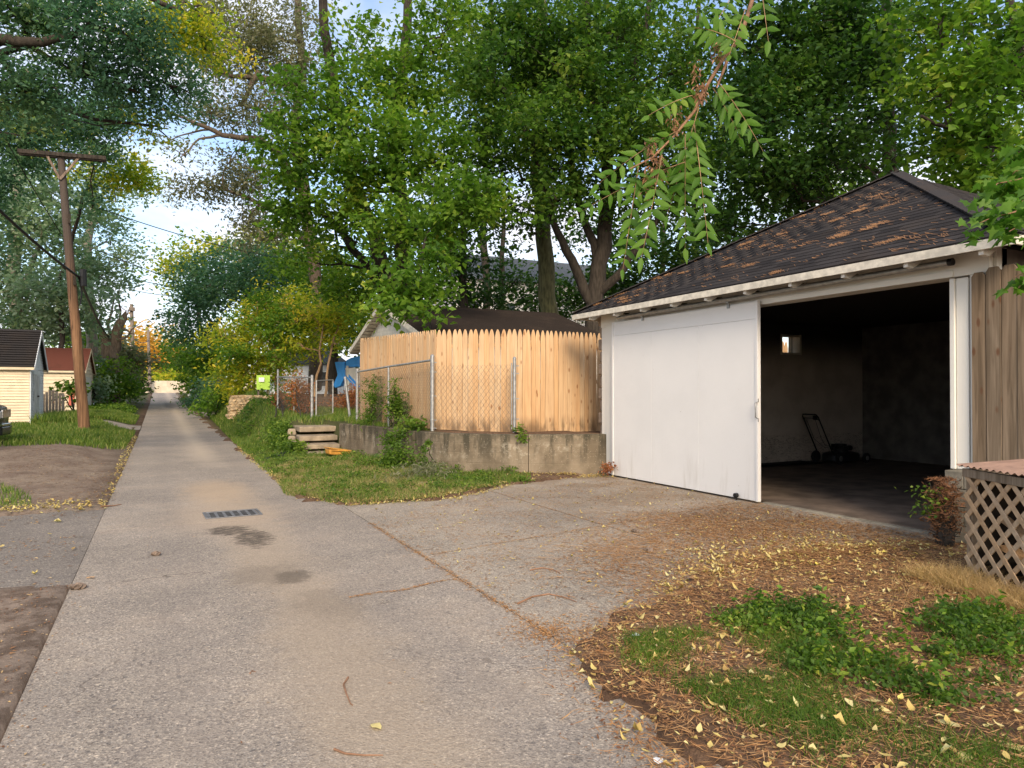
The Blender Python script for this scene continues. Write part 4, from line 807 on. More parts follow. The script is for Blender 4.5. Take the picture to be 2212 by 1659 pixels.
#PART3
# ================================================================== STONE WALL
sw = thing('stone_wall', 'dry-stacked wall of flat tan stones above the right verge', 'wall', (3.3, 30, .3)); rs = random.Random(9)
SA, SB = Vector((2.62, 31.6, 0)), Vector((4.35, 28.2, 0)); sd = (SB - SA); sL = sd.length; sd.normalize(); sn = Vector((sd.y, -sd.x, 0)); sn = sn if sn.y < 0 else -sn
stm = []
for q in range(8):
    mb = MB(); mb.box((0, 0, 0), (1, .3, 1), taper=.9); me = mb.mesh('stone', 'stone'); 
    for v in me.vertices: v.co += Vector((rs.uniform(-.06, .06), rs.uniform(-.05, .05), rs.uniform(-.14, .14)))
    stm.append(me)
z = .45
while z < 1.42:
    h = rs.uniform(.06, .10); s = -rs.uniform(0, .15) + max(0, (z - .9)) * .25
    while s < sL:
        wd = rs.uniform(.16, .42); p = SA + sd * (s + wd / 2) + sn * rs.uniform(-.05, .03) - sn * (z * .12) + UP * (z + h / 2)
        piece('stone', rs.choice(stm), sw, p, (rs.uniform(-.04, .04), rs.uniform(-.05, .05), math.atan2(sd.y, sd.x) + rs.uniform(-.08, .08)), (wd * .97, 1, h * .93)); s += wd
    z += h
MB().bar(SA - sn * .34 + UP * .7, SB - sn * .34 + UP * .7, .3, 1.4).build('earth_core', M['soil'], sw)

# ================================================================== NEIGHBOUR GARAGE (dark roof) behind the pickets
ng = thing('neighbor_garage', 'pale gabled garage with a long dark shingle roof behind the picket fence', 'garage', (11, 23, .7))
gxn = 6.6; yE0, yE1, yR = 18.9, 27.2, 23.05; zE, zR = 3.18, 4.52; xR = ony(1195, 683, yR).x
wb = MB(); wb.box(((gxn + .3 + xR) / 2, yR, 1.9), (xR - gxn - .3, 7.3, 2.6)); wb.build('wall', M['gable'], ng)
zz_ = lambda y: zR - (zR - zE) * abs(y - yR) / (yE1 - yR)
gb_ = MB()
for k in range(16):
    z0 = 2.5 + k * .13
    yy = (zR - .14 - z0) / (zR - zE) * (yE1 - yR); yy = min(yy, 3.65)
    if yy > .15: gb_.prism([(gxn + .30, yR - yy, z0), (gxn + .285, yR - yy, z0 + .005), (gxn + .29, yR - max(yy - .36, .05), z0 + .13), (gxn + .29, yR + max(yy - .36, .05), z0 + .13), (gxn + .285, yR + yy, z0 + .005)], (.04, 0, 0))
gb_.build('gable_siding', M['gable'], ng)
for sgn in (-1, 1):
    ye = yR + sgn * (yE1 - yR); P = [(gxn, yR, zR), (xR, yR, zR), (xR, ye, zE), (gxn, ye, zE)]; mb = MB(); mb.prism(P, (0, 0, -.05)); rr_ = mb.build('roof', M['shingle2'], ng)
    mb = MB()
    for k in range(30):
        t = k / 30; y_, z_ = ye + (yR - ye) * t, zE + (zR - zE) * t + .012; mb.bar((gxn - .01, y_, z_), (xR, y_, z_), .15, .034)
    mb.build('shingle_courses', M['shingle2'], rr_, kind='stuff')
    mb = MB(); mb.bar((gxn - .02, yR, zR - .06), (gxn - .02, ye, zE - .06), .03, .16); mb.build('rake_board', M['fascia'], ng)
    mb = MB(); mb.prism([(gxn, yR, zR - .13), (gxn, ye, zE - .13), (gxn, ye, zE - .16), (gxn, yR, zR - .16)], (.32, 0, 0)); sf_ = mb.build('soffit', M['fascia'], ng)
    for k in range(14):
        t = (k + .5) / 14; MB().box((gxn + .15, yR + (ye - yR) * t, zR - .166 - (zR - zE) * t), (.30, .012, .02)).build('soffit_board', M['darkwood'], ng)

# ================================================================== LEFT SHEDS
def clap(mb, x0, x1, y, z0, z1, nrm, pitch=.10, axis='x'):
    n = int((z1 - z0) / pitch)
    for k in range(n):
        a = z0 + k * pitch
        if axis == 'x': mb.prism([(x0, y, a), (x0, y - .042, a), (x0, y - .004, a + pitch), (x0, y, a + pitch)], (x1 - x0, 0, 0))
        else: mb.prism([(y, x0, a), (y + .016, x0, a), (y + .004, x0, a + pitch), (y, x0, a + pitch)], (0, x1 - x0, 0))
def gable_shed(name, label, xf, y0, y1, zb, zE, zR, depth, frontm, sidem, roofm, pitch, oh=.18, roofparts=True):
    yR = (y0 + y1) / 2; t = thing(name, label, 'shed' if 'shed' in name else 'garage', (xf - depth / 2, yR, zb))
    mb = MB(); mb.box((xf - depth / 2, yR, (zb + zE) / 2), (depth, y1 - y0, zE - zb)); mb.prism([(xf - depth, y0, zE), (xf - depth, y1, zE), (xf - depth, yR, zR - .12)], (depth, 0, 0)); mb.build('wall', sidem, t)
    mb = MB(); clap(mb, xf - depth, xf, y0 - .002, zb, zE, 0, pitch); mb.build('clapboards', sidem, t, kind='stuff')
    mb = MB(); n = int((zR - zb) / pitch)
    for k in range(n):
        a = zb + k * pitch; f0 = 0 if a < zE else (a - zE) / (zR - zE); f1 = 0 if a + pitch < zE else (a + pitch - zE) / (zR - zE); f1 = min(f1, .98)
        ya0, ya1, yb0, yb1 = y0 + (yR - y0) * f0, y1 - (y1 - yR) * f0, y0 + (yR - y0) * f1, y1 - (y1 - yR) * f1
        mb.add([(xf + .002, ya0, a), (xf + .04, ya0, a), (xf + .006, yb0, a + pitch), (xf + .002, yb0, a + pitch), (xf + .002, ya1, a), (xf + .04, ya1, a), (xf + .006, yb1, a + pitch), (xf + .002, yb1, a + pitch)], [(0, 1, 2, 3), (4, 7, 6, 5), (1, 5, 6, 2), (0, 4, 5, 1), (3, 2, 6, 7)])
    mb.build('gable_clapboards', frontm, t, kind='stuff')
    sl_ = (zR - zE) / (yR - y0)
    for sgn in (-1, 1):
        ye = yR + sgn * (yR - y0 + oh); ze = zE - oh * sl_; mb = MB(); mb.prism([(xf - depth - .1, yR, zR + .05), (xf + .16, yR, zR + .05), (xf + .16, ye, ze + .05), (xf - depth - .1, ye, ze + .05)], (0, 0, -.05)); r = mb.build('roof', roofm, t)
        mb = MB(); nr = int(math.hypot(yR - y0, zR - zE) / .13)
        for k in range(nr): q = k / nr; mb.bar((xf - depth, ye + (yR - ye) * q, ze + (zR - ze) * q + .06), (xf + .165, ye + (yR - ye) * q, ze + (zR - ze) * q + .06), .13, .014)
        mb.build('shingle_courses', roofm, r, kind='stuff')
        MB().bar((xf + .17, yR, zR - .04), (xf + .17, ye, ze - .04), .025, .14).build('rake_board', frontm, t)
        MB().bar((xf - depth, ye, ze - .02), (xf + .15, ye, ze - .02), .03, .10).build('eave_board', sidem, t)
    for y in (y0 + .03, y1 - .03): MB().box((xf + .012, y, (zb + zE) / 2), (.04, .09, zE - zb)).build('corner_board', frontm, t)
    return t
s1 = gable_shed('shed', 'cream clapboard shed with a steep black roof and gable end coloured pale blue-grey for its shade', -4.32, 31.95, 35.2, .25, 2.62, 3.98, 5.5, M['bluewhite'], M['cream'], M['shingle'], .105)  # blue-grey gable colour carries the shade on that side
dd_ = MB(); dd_.box((-4.27, 32.85, 1.25), (.05, .62, 2.0)); s_d = dd_.build('door', M['greydoor'], s1); dd_ = MB(); dd_.box((-4.265, 33.45, 1.22), (.05, .5, 1.94)); s_e = dd_.build('door', M['greydoor'], s1); s_e['label'] = 'darker weathered door leaf'
MB().box((-4.24, 32.85, 1.55), (.02, .5, .03)).build('rail', M['greydoor'], s_d); MB().box((-4.24, 32.85, .95), (.02, .5, .03)).build('rail', M['greydoor'], s_d); MB().box((-4.22, 33.3, 1.4), (.05, .22, .06)).build('latch', M['darkwood'], s_e)
MB().box((-4.26, 33.1, 2.32), (.06, 1.35, .14)).build('door_header', M['bluewhite'], s1)
s2 = gable_shed('garage', 'low cream garage with a faded red shingle roof behind the utility pole', -3.62, 44.0, 50.5, .4, 2.72, 4.0, 6, M['cream'], M['cream'], M['redshingle'], .2)
MB().box((-3.59, 47.2, 1.4), (.05, 3.2, 2.0)).build('garage_door', M['gable'], s2); MB().box((-4.1, 43.93, 1.3), (.26, .06, .9)).build('red_panel', M['red'], s2); MB().box((-6.6, 43.9, 2.60), (6, .1, .1)).build('gutter', M['gable'], s2)
of = thing('plank_fence', 'sagging grey plank fence between the two left sheds', 'fence', (-4.6, 38, .3))
for k in range(12): 
    h = random.uniform(1.15, 1.4) + (.3 if k in (0,) else 0); MB().box((-5.25 + k * .125, 38 + random.uniform(-.02, .02), .28 + h / 2), (.11, .025, h), rz=random.uniform(-.05, .05)).build('plank', M['oldwood'], of)
MB().box((-5.9, 38.05, .65), (1.2, .04, .7)).build('low_panel', M['oldwood'], of)

# ================================================================== UTILITY POLES, WIRES
def upole(name, label, base, top, r0, r1, mat, arm=None):
    t = thing(name, label, 'pole', base); mb = MB(); pts = [Vector(base) + (Vector(top) - Vector(base)) * k / 8 for k in range(9)]; mb.tube(pts, list(np.linspace(r0, r1, 9)), 14); mb.build('shaft', mat, t, smooth=True); return t
pb = Vector((-2.17, 27.3, .22)); ptop = ony(131, 333, 27.1)
u1 = upole('utility_pole', 'leaning brown wooden utility pole with a bare crossarm at the grass edge', pb, ptop, .175, .105, M['pole'])
ca, cb_ = ony(38, 326, 26.95), ony(229, 342, 26.95); MB().bar(ca, cb_, .11, .13).build('crossarm', M['bark'], u1, bevel=.01)
MB().bar(ca + Vector((0, .24, 0)), cb_ + Vector((0, .24, 0)), .09, .12).build('crossarm', M['bark'], u1)
mA = (ca + cb_) / 2
for q in (.32, .68): MB().bar(ca + (cb_ - ca) * q + Vector((0, .02, -.05)), Vector((ptop.x, 26.98, ptop.z - .85)) + Vector((0, 0, .0)), .04, .07).build('brace', M['deadwood'], u1)
mb = MB(); tb = ony(170, 598, 27.1); mb.tube([tb + Vector((.12, 0, .25)), tb + Vector((.14, -.02, -.3))], .10, 8); mb.tube([tb, tb + Vector((.1, 0, -.5)), tb + Vector((.05, 0, -.9))], .025, 5); mb.build('cable_box', M['black'], u1)
for z in (5.2, 7.2): mb = MB(); mb.box((pb + (ptop - pb) * ((z - .2) / (ptop.z - .2))) + Vector((.1, -.16, 0)), (.08, .06, .3)); mb.build('bracket', M['darkwood'], u1)
u2 = upole('utility_pole', 'grey far utility pole standing in the bushes left of the alley', at(289, 850, 66), at(284, 657, 66), .20, .15, M['farpole']); MB().box(at(285, 668, 65.8), (.5, .2, .35)).build('cap_fitting', M['farpole'], u2); MB().box(at(291, 770, 65.8), (.25, .2, 1.2)).build('cable_box', M['black'], u2)
u3 = upole('utility_pole', 'thinnest grey utility pole at the far end of the alley beside the light wall', at(324, 849, 92), at(320, 712, 92), .22, .16, M['farpole'])
def wire(label, a, b, sag, r, n=14, name='overhead_wire', grp=None):
    a, b = Vector(a), Vector(b); pts = [a + (b - a) * (k / n) - UP * sag * 4 * (k / n) * (1 - k / n) for k in range(n + 1)]; mb = MB(); mb.tube(pts, r * 1.35, 5, False); o = mb.build(name, M['cable']); return props(o, label, 'wire')
wire('thick twisted cable running from the left edge down to the pole', at(-330, 110, 11), tb, .25, .030)
wire('cable sloping from the pole box down towards the dead trunk', tb, at(247, 735, 60), .5, .035)
wire('uppermost thin wire crossing the sky gap to the right', at(215, 450, 34), at(640, 563, 46), .3, .018)
wire('second thin wire crossing the sky gap below the uppermost', at(210, 540, 40), at(700, 700, 75), .5, .02)
wire('nearly level wire across the sky gap above the far pole', at(240, 592, 50), at(560, 640, 50), .25, .02)
wire('lowest wire in the sky gap above the far pole top', at(245, 615, 60), at(420, 640, 60), .3, .02)
wire('wire curving down to the top of the far pole in the bushes', at(215, 560, 45), at(284, 670, 66), 1.1, .022)
wire('slack wire between the two far poles', at(288, 730, 66), at(321, 735, 92), .4, .03)
wire('steep thin wire hanging left of the near pole crossarm', at(-20, 240, 20), at(170, 560, 30), .2, .012)
# ================================================================== CAR at left edge
carx = -3.40; cy0, cy1 = 20.6, 22.4
car = thing('parked_car', 'dark parked car nosing in at the left edge of the grass', 'car', (carx - 2.3, 21.5, .2)); zb_ = float(surf(-4.0, 21.5))
prof = [(-4.5, .35), (-4.5, .85), (-4.3, 1.0), (-3.6, 1.05), (-3.1, 1.45), (-1.9, 1.48), (-1.25, 1.08), (-.25, .98), (-.06, .9), (-.02, .62), (-.04, .3)]
def ring(y, ins, topi): return [(carx + x - (ins if x > -1 else -ins), y, zb_ + z - (0 if z < 1.1 else topi)) for x, z in prof]
rg = [ring(cy0 + .12, .28, .10), ring(cy0, .10, .04), ring(cy0 - .0 + .35, .0, 0), ring(cy1 - .35, 0, 0), ring(cy1, .10, .04), ring(cy1 - .12, .28, .1)]
for i, y in enumerate((cy0, cy0 + .06, cy0 + .4, cy1 - .4, cy1 - .06, cy1)): rg[i] = [(p[0], y, p[2]) for p in rg[i]]
mb = MB(); n = len(prof); mb.add([v for r in rg for v in r], [(i * n + k, i * n + (k + 1) % n, (i + 1) * n + (k + 1) % n, (i + 1) * n + k) for i in range(5) for k in range(n)] + [tuple(range(n)), tuple(5 * n + k for k in range(n))]); mb.build('body', M['carpaint'], car, smooth=True, bevel=.02)
mb = MB(); bp = [(carx - .22, cy0 - .03), (carx + .03, cy0 + .25), (carx + .09, 21.5), (carx + .03, cy1 - .25), (carx - .22, cy1 + .03)]; mb.prism([(*p, zb_ + .44) for p in bp] + [(carx - .3, cy1, zb_ + .44), (carx - .3, cy0, zb_ + .44)], (0, 0, .07)); mb.build('bumper_trim', M['chrome'], car, bevel=.015)
mb = MB(); mb.prism([(p[0] - .0, p[1], zb_ + .22) for p in bp] + [(carx - .3, cy1, zb_ + .22), (carx - .3, cy0, zb_ + .22)], (0, 0, .215)); mb.build('bumper', M['carpaint'], car, bevel=.03)
for y in (cy0 + .18, cy1 - .18): MB().box((carx - .13, y + (.16 if y < 21.5 else -.16), zb_ + .72), (.22, .3, .2)).build('headlight', M['lens'], car, bevel=.03)
MB().box((carx + .0, 21.5, zb_ + .74), (.05, 1.0, .2)).build('grille', M['chrome'], car, bevel=.01)
for x in (-.85, -3.55):
    for y in (cy0 + .08, cy1 - .08): wh = MB().cyl((carx + x, y, zb_ + .32), (0, 1, 0), .33, .22, 22).build('wheel', M['tyre'], car, bevel=.02); MB().cyl((carx + x, y + (-.115 if y < 21.5 else .115), zb_ + .32), (0, 1, 0), .2, .02, 16).build('rim', M['chrome'], wh)
for y in (cy0 + .012, cy1 - .012): MB().prism([(carx - 3.5, y, zb_ + 1.08), (carx - 3.05, y, zb_ + 1.38), (carx - 1.95, y, zb_ + 1.4), (carx - 1.4, y, zb_ + 1.1)], (0, -.02 if y < 21.5 else .02, 0)).build('window', M['glass'], car)

# ================================================================== FURTHER THINGS ON THE RIGHT
gh = thing('grey_house', 'small grey clapboard house with a dark roof behind the yellow-green sumacs', 'house', at(665, 830, 46)); o_ = gh.location.copy()
hx_, hy_ = at(665, 830, 46).x, at(665, 830, 46).y; mb = MB(); mb.box((hx_, hy_ + 3, 2.2), (4.6, 6, 2.6)); mb.build('wall', M['bluewhite'], gh); mb = MB(); clap(mb, hx_ - 2.3, hx_ + 2.3, hy_ - .002, 1.0, 3.5, 0, .14); mb.build('clapboards', M['bluewhite'], gh, kind='stuff')
mb = MB(); mb.prism([(hx_ - 2.7, hy_ - .3, 3.4), (hx_ + 2.7, hy_ - .3, 3.4), (hx_ + 1.4, hy_ + 3, 5.0), (hx_ - 1.4, hy_ + 3, 5.0)], (0, 0, -.08)); mb.prism([(hx_ + 2.7, hy_ - .3, 3.4), (hx_ + 2.7, hy_ + 6.3, 3.4), (hx_ + 1.4, hy_ + 3, 5.0)], (0, 0, -.08)); mb.prism([(hx_ - 2.7, hy_ - .3, 3.4), (hx_ - 2.7, hy_ + 6.3, 3.4), (hx_ - 1.4, hy_ + 3, 5.0)], (0, 0, -.08)); mb.build('roof', M['slate'], gh)
MB().box((hx_ + .9, hy_ - .03, 2.4), (.7, .06, .9)).build('window', M['glass'], gh)
wfence = thing('white_fence', 'plain white board fence behind the blue playset', 'fence', at(720, 840, 48)); mb0 = at(700, 835, 48)
for k in range(14): MB().box((mb0.x + k * .3, mb0.y - k * .02, 1.8), (.28, .03, 2.0)).build('board', M['palewall'], wfence)
pls = thing('playset', 'bright blue plastic slide and canopy of a backyard playset', 'playset', at(745, 850, 32)); pc = at(745, 850, 32)
def PS(u, v, d=32): return at(u, v, d)
mb = MB(); q = [PS(723, 782), PS(745, 781), PS(745, 812), PS(736, 834), PS(724, 838), PS(719, 832), PS(729, 810)]; mb.prism(q, CF * .5); mb.build('slide', M['blue'], pls, bevel=.02)
mb = MB(); mb.prism([PS(745, 795), PS(748, 778), PS(758, 773), PS(780, 768), PS(800, 766), PS(800, 790), PS(780, 792), PS(752, 793)], CF * 1.0); mb.build('canopy', M['blue'], pls, bevel=.02)
mb = MB(); mb.bar(PS(747, 812), PS(772, 840), .16, .07); mb.bar(PS(750, 808), PS(776, 836), .03, .1); mb.build('ladder', M['blue'], pls)
for u in (750, 790): MB().bar(PS(u, 790), PS(u, 860), .1, .1, up=(1, 0, 0)).build('post', M['gable'], pls)
MB().prism([PS(745, 795), PS(790, 795), PS(790, 840), PS(758, 828)], CF * .05).build('panel', M['palewall'], pls)
lm = thing('lime_board', 'lime-green upright board with a small white label among the shrubs', 'board', at(568, 850, 29.5))
MB().box(at(569, 826, 29.5), (.54, .05, .60), rz=-.35).build('panel', M['lime'], lm); MB().box(at(565, 820, 29.42), (.22, .02, .18), rz=-.35).build('label', M['white'], lm)
for k, (x_, u) in enumerate(((.0, 0), (.0, 1))): MB().bar(at(558 + 22 * k, 812, 29.6), at(558 + 22 * k, 872, 29.6), .07, .07, up=(1, 0, 0)).build('post', M['oldwood'], lm)
mb = MB(); mb.box(at(575, 806, 44), (2.0, .1, .55), rz=-.2); o = mb.build('white_trailer', M['palewall']); props(o, 'low white trailer body showing just above the lime-green board', 'trailer')
# fences further up on the right
ff = thing('white_plank_fence', 'pale plank fence on the right near the end of the alley', 'fence', (2.9, 75, 1))
for k in range(40): y = 62 + k * .62; MB().box((2.95 + .01 * (k % 3), y, float(gz(y)) + 1.0), (.03, .58, 2.1 + .1 * (k % 2))).build('plank', M['palewall'], ff)
fg = thing('grey_tall_fence', 'tall grey plank fence half hidden by shrubs on the right', 'fence', (3.2, 50, .4))
for k in range(16): y = 49 + k * .16; MB().box((3.4 + k * .06, y, 1.35), (.13, .03, 2.3), rz=.9).build('plank', M['oldwood'], fg)
fw = MB(); fw.box((0, 104.6, 2.15), (34, .5, 1.65)); o = fw.build('end_wall', M['farwall']); props(o, 'long light concrete wall closing the far end of the alley', 'wall')
mb = MB(); pgp = at(235, 870, 47); mb.tube([pgp - UP * .6, pgp + UP * .55], .05, 8); o = mb.build('fence_post', M['galv'], smooth=True); props(o, 'short bare metal post in the green groundcover', 'post')
rk = bmesh.new(); bmesh.ops.create_icosphere(rk, subdivisions=2, radius=.3)
for v in rk.verts: v.co += Vector((random.uniform(-.05, .05), random.uniform(-.05, .05), random.uniform(-.05, .05))); v.co.z *= .6
me = bpy.data.meshes.new('rock'); rk.to_mesh(me); me.materials.append(M['white']); o = bpy.data.objects.new('rock', me); link(o); o.location = at(208, 876, 46); props(o, 'white rock on the edge of the green groundcover', 'rock')
ph = thing('pale_house', 'pale two-storey house showing through the trees above the dark roof', 'house', at(1090, 700, 75)); hp_ = at(1140, 640, 75)
MB().box((hp_.x, hp_.y, 6.5), (20, 8, 12)).build('wall', M['palewall'], ph)
mb = MB(); mb.prism([(hp_.x - 10.5, hp_.y - 4.5, 12.4), (hp_.x + 10.5, hp_.y - 4.5, 12.4), (hp_.x + 10.5, hp_.y, 15.5), (hp_.x - 10.5, hp_.y, 15.5)], (0, 0, -.1)); mb.build('roof', M['slate'], ph)
for k in range(5): f = MB().box((hp_.x - 8 + k * 4, hp_.y - 4.03, 9.5), (1.1, .1, 1.7)).build('window', M['gable'], ph); MB().box((hp_.x - 8 + k * 4, hp_.y - 4.1, 9.5), (.85, .04, 1.4)).build('pane', M['glass'], f)

# ================================================================== STORM GRATE
gr = thing('storm_grate', 'rectangular cast-iron storm drain grate with square holes in the alley', 'drain', (.87, 9.9, 0)); gc = Vector((.87, 9.90, 0)); RZ = Matrix.Rotation(R(1.5), 3, 'Z')
MB().box(gc + UP * .0025, (.60, .44, .003)).build('pit_shade', M['hole_shade'], gr)  # flat black sheet puts the drain's inner shade on the uncut road
mb = MB()
for k in range(7): mb.box(gc + RZ @ Vector((-.285 + k * .095, 0, .0055)), (.034, .43, .0016), rot=RZ)
for k in range(5): mb.box(gc + RZ @ Vector((0, -.2 + k * .1, .0067)), (.60, .030, .0014), rot=RZ)
mb.build('grid', M['iron'], gr)
mb = MB()
for s in (-1, 1): mb.box(gc + RZ @ Vector((s * .325, 0, .008)), (.03, .48, .014), rot=RZ); mb.box(gc + RZ @ Vector((0, s * .235, .0075)), (.68, .025, .013), rot=RZ)
mb.build('frame', M['iron'], gr, bevel=.002)

# ================================================================== TREES
def auto(blobs, L, Wd, per, cov=2.4):
    return [(c, a, b, r, max(4, int(k * cov * math.pi * a * b / (L * Wd * .30 * per)))) for c, a, b, r, k in blobs]
def T(name, label, base, limbs, blobs, leafm, bark, L, Wd, per, cr, cov=2.2, **k):
    per *= 1.5; cov *= 1.5
    if L >= .14 and name != 'vine_plant': L *= 1.32; Wd *= 1.32; cr *= 1.08
    return tree(name, label, base, limbs, auto(blobs, L, Wd, per, cov), M[leafm], M[bark], L, Wd, 1, per, cr, **k)
def PL(*p): return [at(*q) for q in p]
T('leafy_tree', 'bright green multi-trunk tree leaning over the alley left of the dark roof', at(840, 760, 29),
  [(PL((850, 800, 29), (840, 640, 29), (815, 520, 28.5), (760, 400, 28), (735, 250, 27), (700, 60, 26), (690, -200, 25)), .42, .12), (PL((850, 780, 29.2), (865, 600, 29.2), (868, 440, 29), (850, 250, 28), (880, 50, 27), (900, -200, 27)), .38, .12),
   (PL((840, 640, 29), (800, 585, 28.8), (720, 480, 28), (640, 430, 27)), .22, .08)],
  [B(650, 330, 24, 85, 90, 1.6, 1), B(700, 215, 24, 90, 80, 1.8, .9), B(800, 330, 23.5, 120, 110, 1.6, .9), B(625, 455, 24, 60, 55, 1.2, 1), B(730, 450, 24, 80, 70, 1.4, .9), B(860, 190, 25, 110, 110, 2, .8), B(940, 330, 23, 110, 100, 1.6, .9), B(770, 110, 26, 90, 60, 2, .5), B(690, 560, 27, 60, 50, 1.5, .5), B(900, 480, 22, 100, 75, 1.4, .8), B(760, 640, 28, 60, 60, 1.2, .8), B(960, 60, 25, 90, 90, 2, .6)],
  'lf_green', 'bark', .17, .105, 24, .30, seed=1, hang=.4)
T('leafy_tree', 'low bright green branches with broad leaves drooping over the left end of the picket fence', at(905, 760, 20.6),
  [(PL((930, 800, 20.8), (925, 660, 20.3), (905, 570, 19.8), (925, 500, 19.8)), .12, .02), (PL((915, 640, 20), (860, 590, 18.5), (840, 600, 17.5)), .06, .03)],
  [B(885, 610, 17.6, 80, 55, .7, .9), B(860, 665, 17.2, 55, 42, .5, .8), B(960, 570, 18.3, 60, 45, .7, .8), B(935, 660, 17.8, 50, 40, .5, .6), B(1040, 430, 20, 80, 55, 1, .9), B(960, 430, 20, 70, 80, 1, .8)],
  'lf_green', 'bark', .15, .10, 18, .22, seed=2, hang=.7, bt=.015)
T('ivied_tree', 'straight tall tree with a mossy grey trunk rising behind the dark roof', at(1180, 760, 30),
  [(PL((1182, 800, 30), (1180, 640, 30), (1172, 480, 30), (1165, 300, 30), (1160, 100, 29), (1165, -200, 29)), .42, .2)],
  [B(1150, 150, 28, 120, 120, 2, .8), B(1060, 250, 28, 80, 100, 2, .7), B(1180, 330, 27, 100, 80, 1.8, .7), B(1090, 50, 27, 90, 80, 2, .8), B(1110, 460, 28, 90, 70, 1.5, .6), B(1060, 330, 27, 80, 70, 1.5, .7)], 'lf_mid', 'mossbark', .17, .10, 24, .34, seed=3)
T('forked_tree', 'large dark tree forking low into several thick trunks left of the garage roof', at(1275, 770, 27),
  [(PL((1280, 800, 27), (1285, 640, 27), (1305, 500, 27), (1312, 380, 27), (1290, 260, 26.5), (1270, 100, 26), (1260, -200, 26)), .38, .10),
   (PL((1275, 650, 27), (1235, 560, 26.8), (1195, 480, 26.5), (1175, 380, 26), (1120, 250, 25)), .22, .03), (PL((1285, 640, 27), (1330, 600, 26.6), (1390, 520, 26), (1440, 440, 25.6), (1500, 330, 25)), .2, .04),
   (PL((1290, 560, 27), (1250, 440, 27.4), (1225, 300, 27.4), (1235, 120, 27)), .18, .06), (PL((1305, 500, 27), (1335, 380, 27), (1360, 200, 26), (1400, 20, 26), (1420, -120, 26)), .18, .05)],
  [B(1280, 200, 25, 130, 110, 2, .85), B(1400, 290, 24.5, 110, 90, 1.8, .8), B(1340, 60, 26, 120, 100, 2, .65), B(1470, 130, 25, 100, 90, 2, .6), B(1240, 400, 26, 90, 70, 1.6, .5), B(1390, 430, 26, 90, 60, 1.6, .6), B(1290, 310, 24, 90, 60, 1.4, .8), B(1150, 280, 23.5, 80, 70, 1.2, .8), B(1200, 420, 24, 70, 50, 1.2, .6), B(1060, 160, 24, 80, 80, 1.5, .7), B(1460, 380, 25, 80, 80, 1.5, .7), B(1200, 60, 26, 100, 90, 2, .7)],
  'lf_mid', 'bark', .16, .10, 24, .32, seed=4, hang=.3)
T('background_tree', 'dense dark trees filling the gap just above the dark roof ridge', at(1100, 780, 44),
  [(PL((1005, 800, 38), (1000, 640, 38), (1000, 500, 38), (1010, 350, 38)), .3, .1), (PL((1080, 800, 44), (1085, 600, 44), (1090, 400, 44)), .25, .1), (PL((1430, 800, 44), (1430, 600, 44), (1440, 400, 44)), .25, .1)],
  [B(980, 560, 38, 90, 80, 2, .9), B(1030, 650, 40, 90, 40, 2, .8), B(1110, 600, 42, 80, 50, 2, .35), B(1240, 640, 40, 90, 50, 2, .9), B(1360, 620, 40, 90, 60, 2, .9), B(1450, 560, 38, 90, 80, 2, .9), B(1170, 660, 42, 90, 30, 2, .8), B(1320, 520, 42, 120, 70, 2, .6), B(1000, 450, 38, 90, 60, 2, .7), B(1540, 500, 40, 70, 70, 2, .8), B(880, 520, 40, 90, 80, 2, .55)],
  'lf_dark', 'bark', .22, .14, 24, .5, seed=5, cov=2.0)
T('maple_tree', 'tall dark green maple with a straight trunk behind the garage roof peak', at(1925, 560, 26),
  [(PL((1925, 900, 26), (1925, 380, 26), (1920, 250, 26), (1915, 0, 26), (1920, -250, 26)), .30, .14)],
  [B(1640, 360, 24, 120, 90, 2, 1), B(1620, 230, 25, 130, 80, 2, .9), B(1760, 330, 24, 110, 90, 2, .8), B(1740, 180, 25, 130, 90, 2, 1), B(1640, 90, 26, 120, 80, 2, .8), B(1860, 100, 25, 140, 100, 2, 1), B(1880, 270, 26, 110, 70, 2, .6), B(1590, 480, 25, 70, 60, 1.5, .8), B(1800, 20, 25, 150, 60, 2, .8), B(1850, 350, 26, 100, 40, 2, .8), B(1720, 420, 26, 110, 50, 1.5, .8)],
  'lf_dark', 'bark', .17, .13, 24, .36, seed=6)
T('maple_tree', 'sunlit lighter green maple crown behind the right slope of the garage roof', at(2260, 560, 22),
  [(PL((2300, 900, 22), (2290, 500, 22), (2240, 250, 21), (2180, 0, 21)), .30, .12), (PL((2260, 380, 22), (2120, 290, 20), (1990, 250, 19)), .12, .04)],
  [B(2030, 160, 20, 110, 100, 1.8, .8), B(2000, 330, 21, 80, 60, 1.5, .55), B(2140, 250, 19, 110, 90, 1.6, .8), B(2190, 90, 19, 110, 110, 1.8, .8), B(2120, 390, 20, 110, 60, 1.5, .9), B(2230, 390, 18, 80, 110, 1.5, 1), B(2020, 30, 20, 140, 60, 1.8, .9), B(2050, 330, 20, 60, 50, 1.2, .6)],
  'lf_green', 'bark', .17, .14, 22, .34, seed=7)
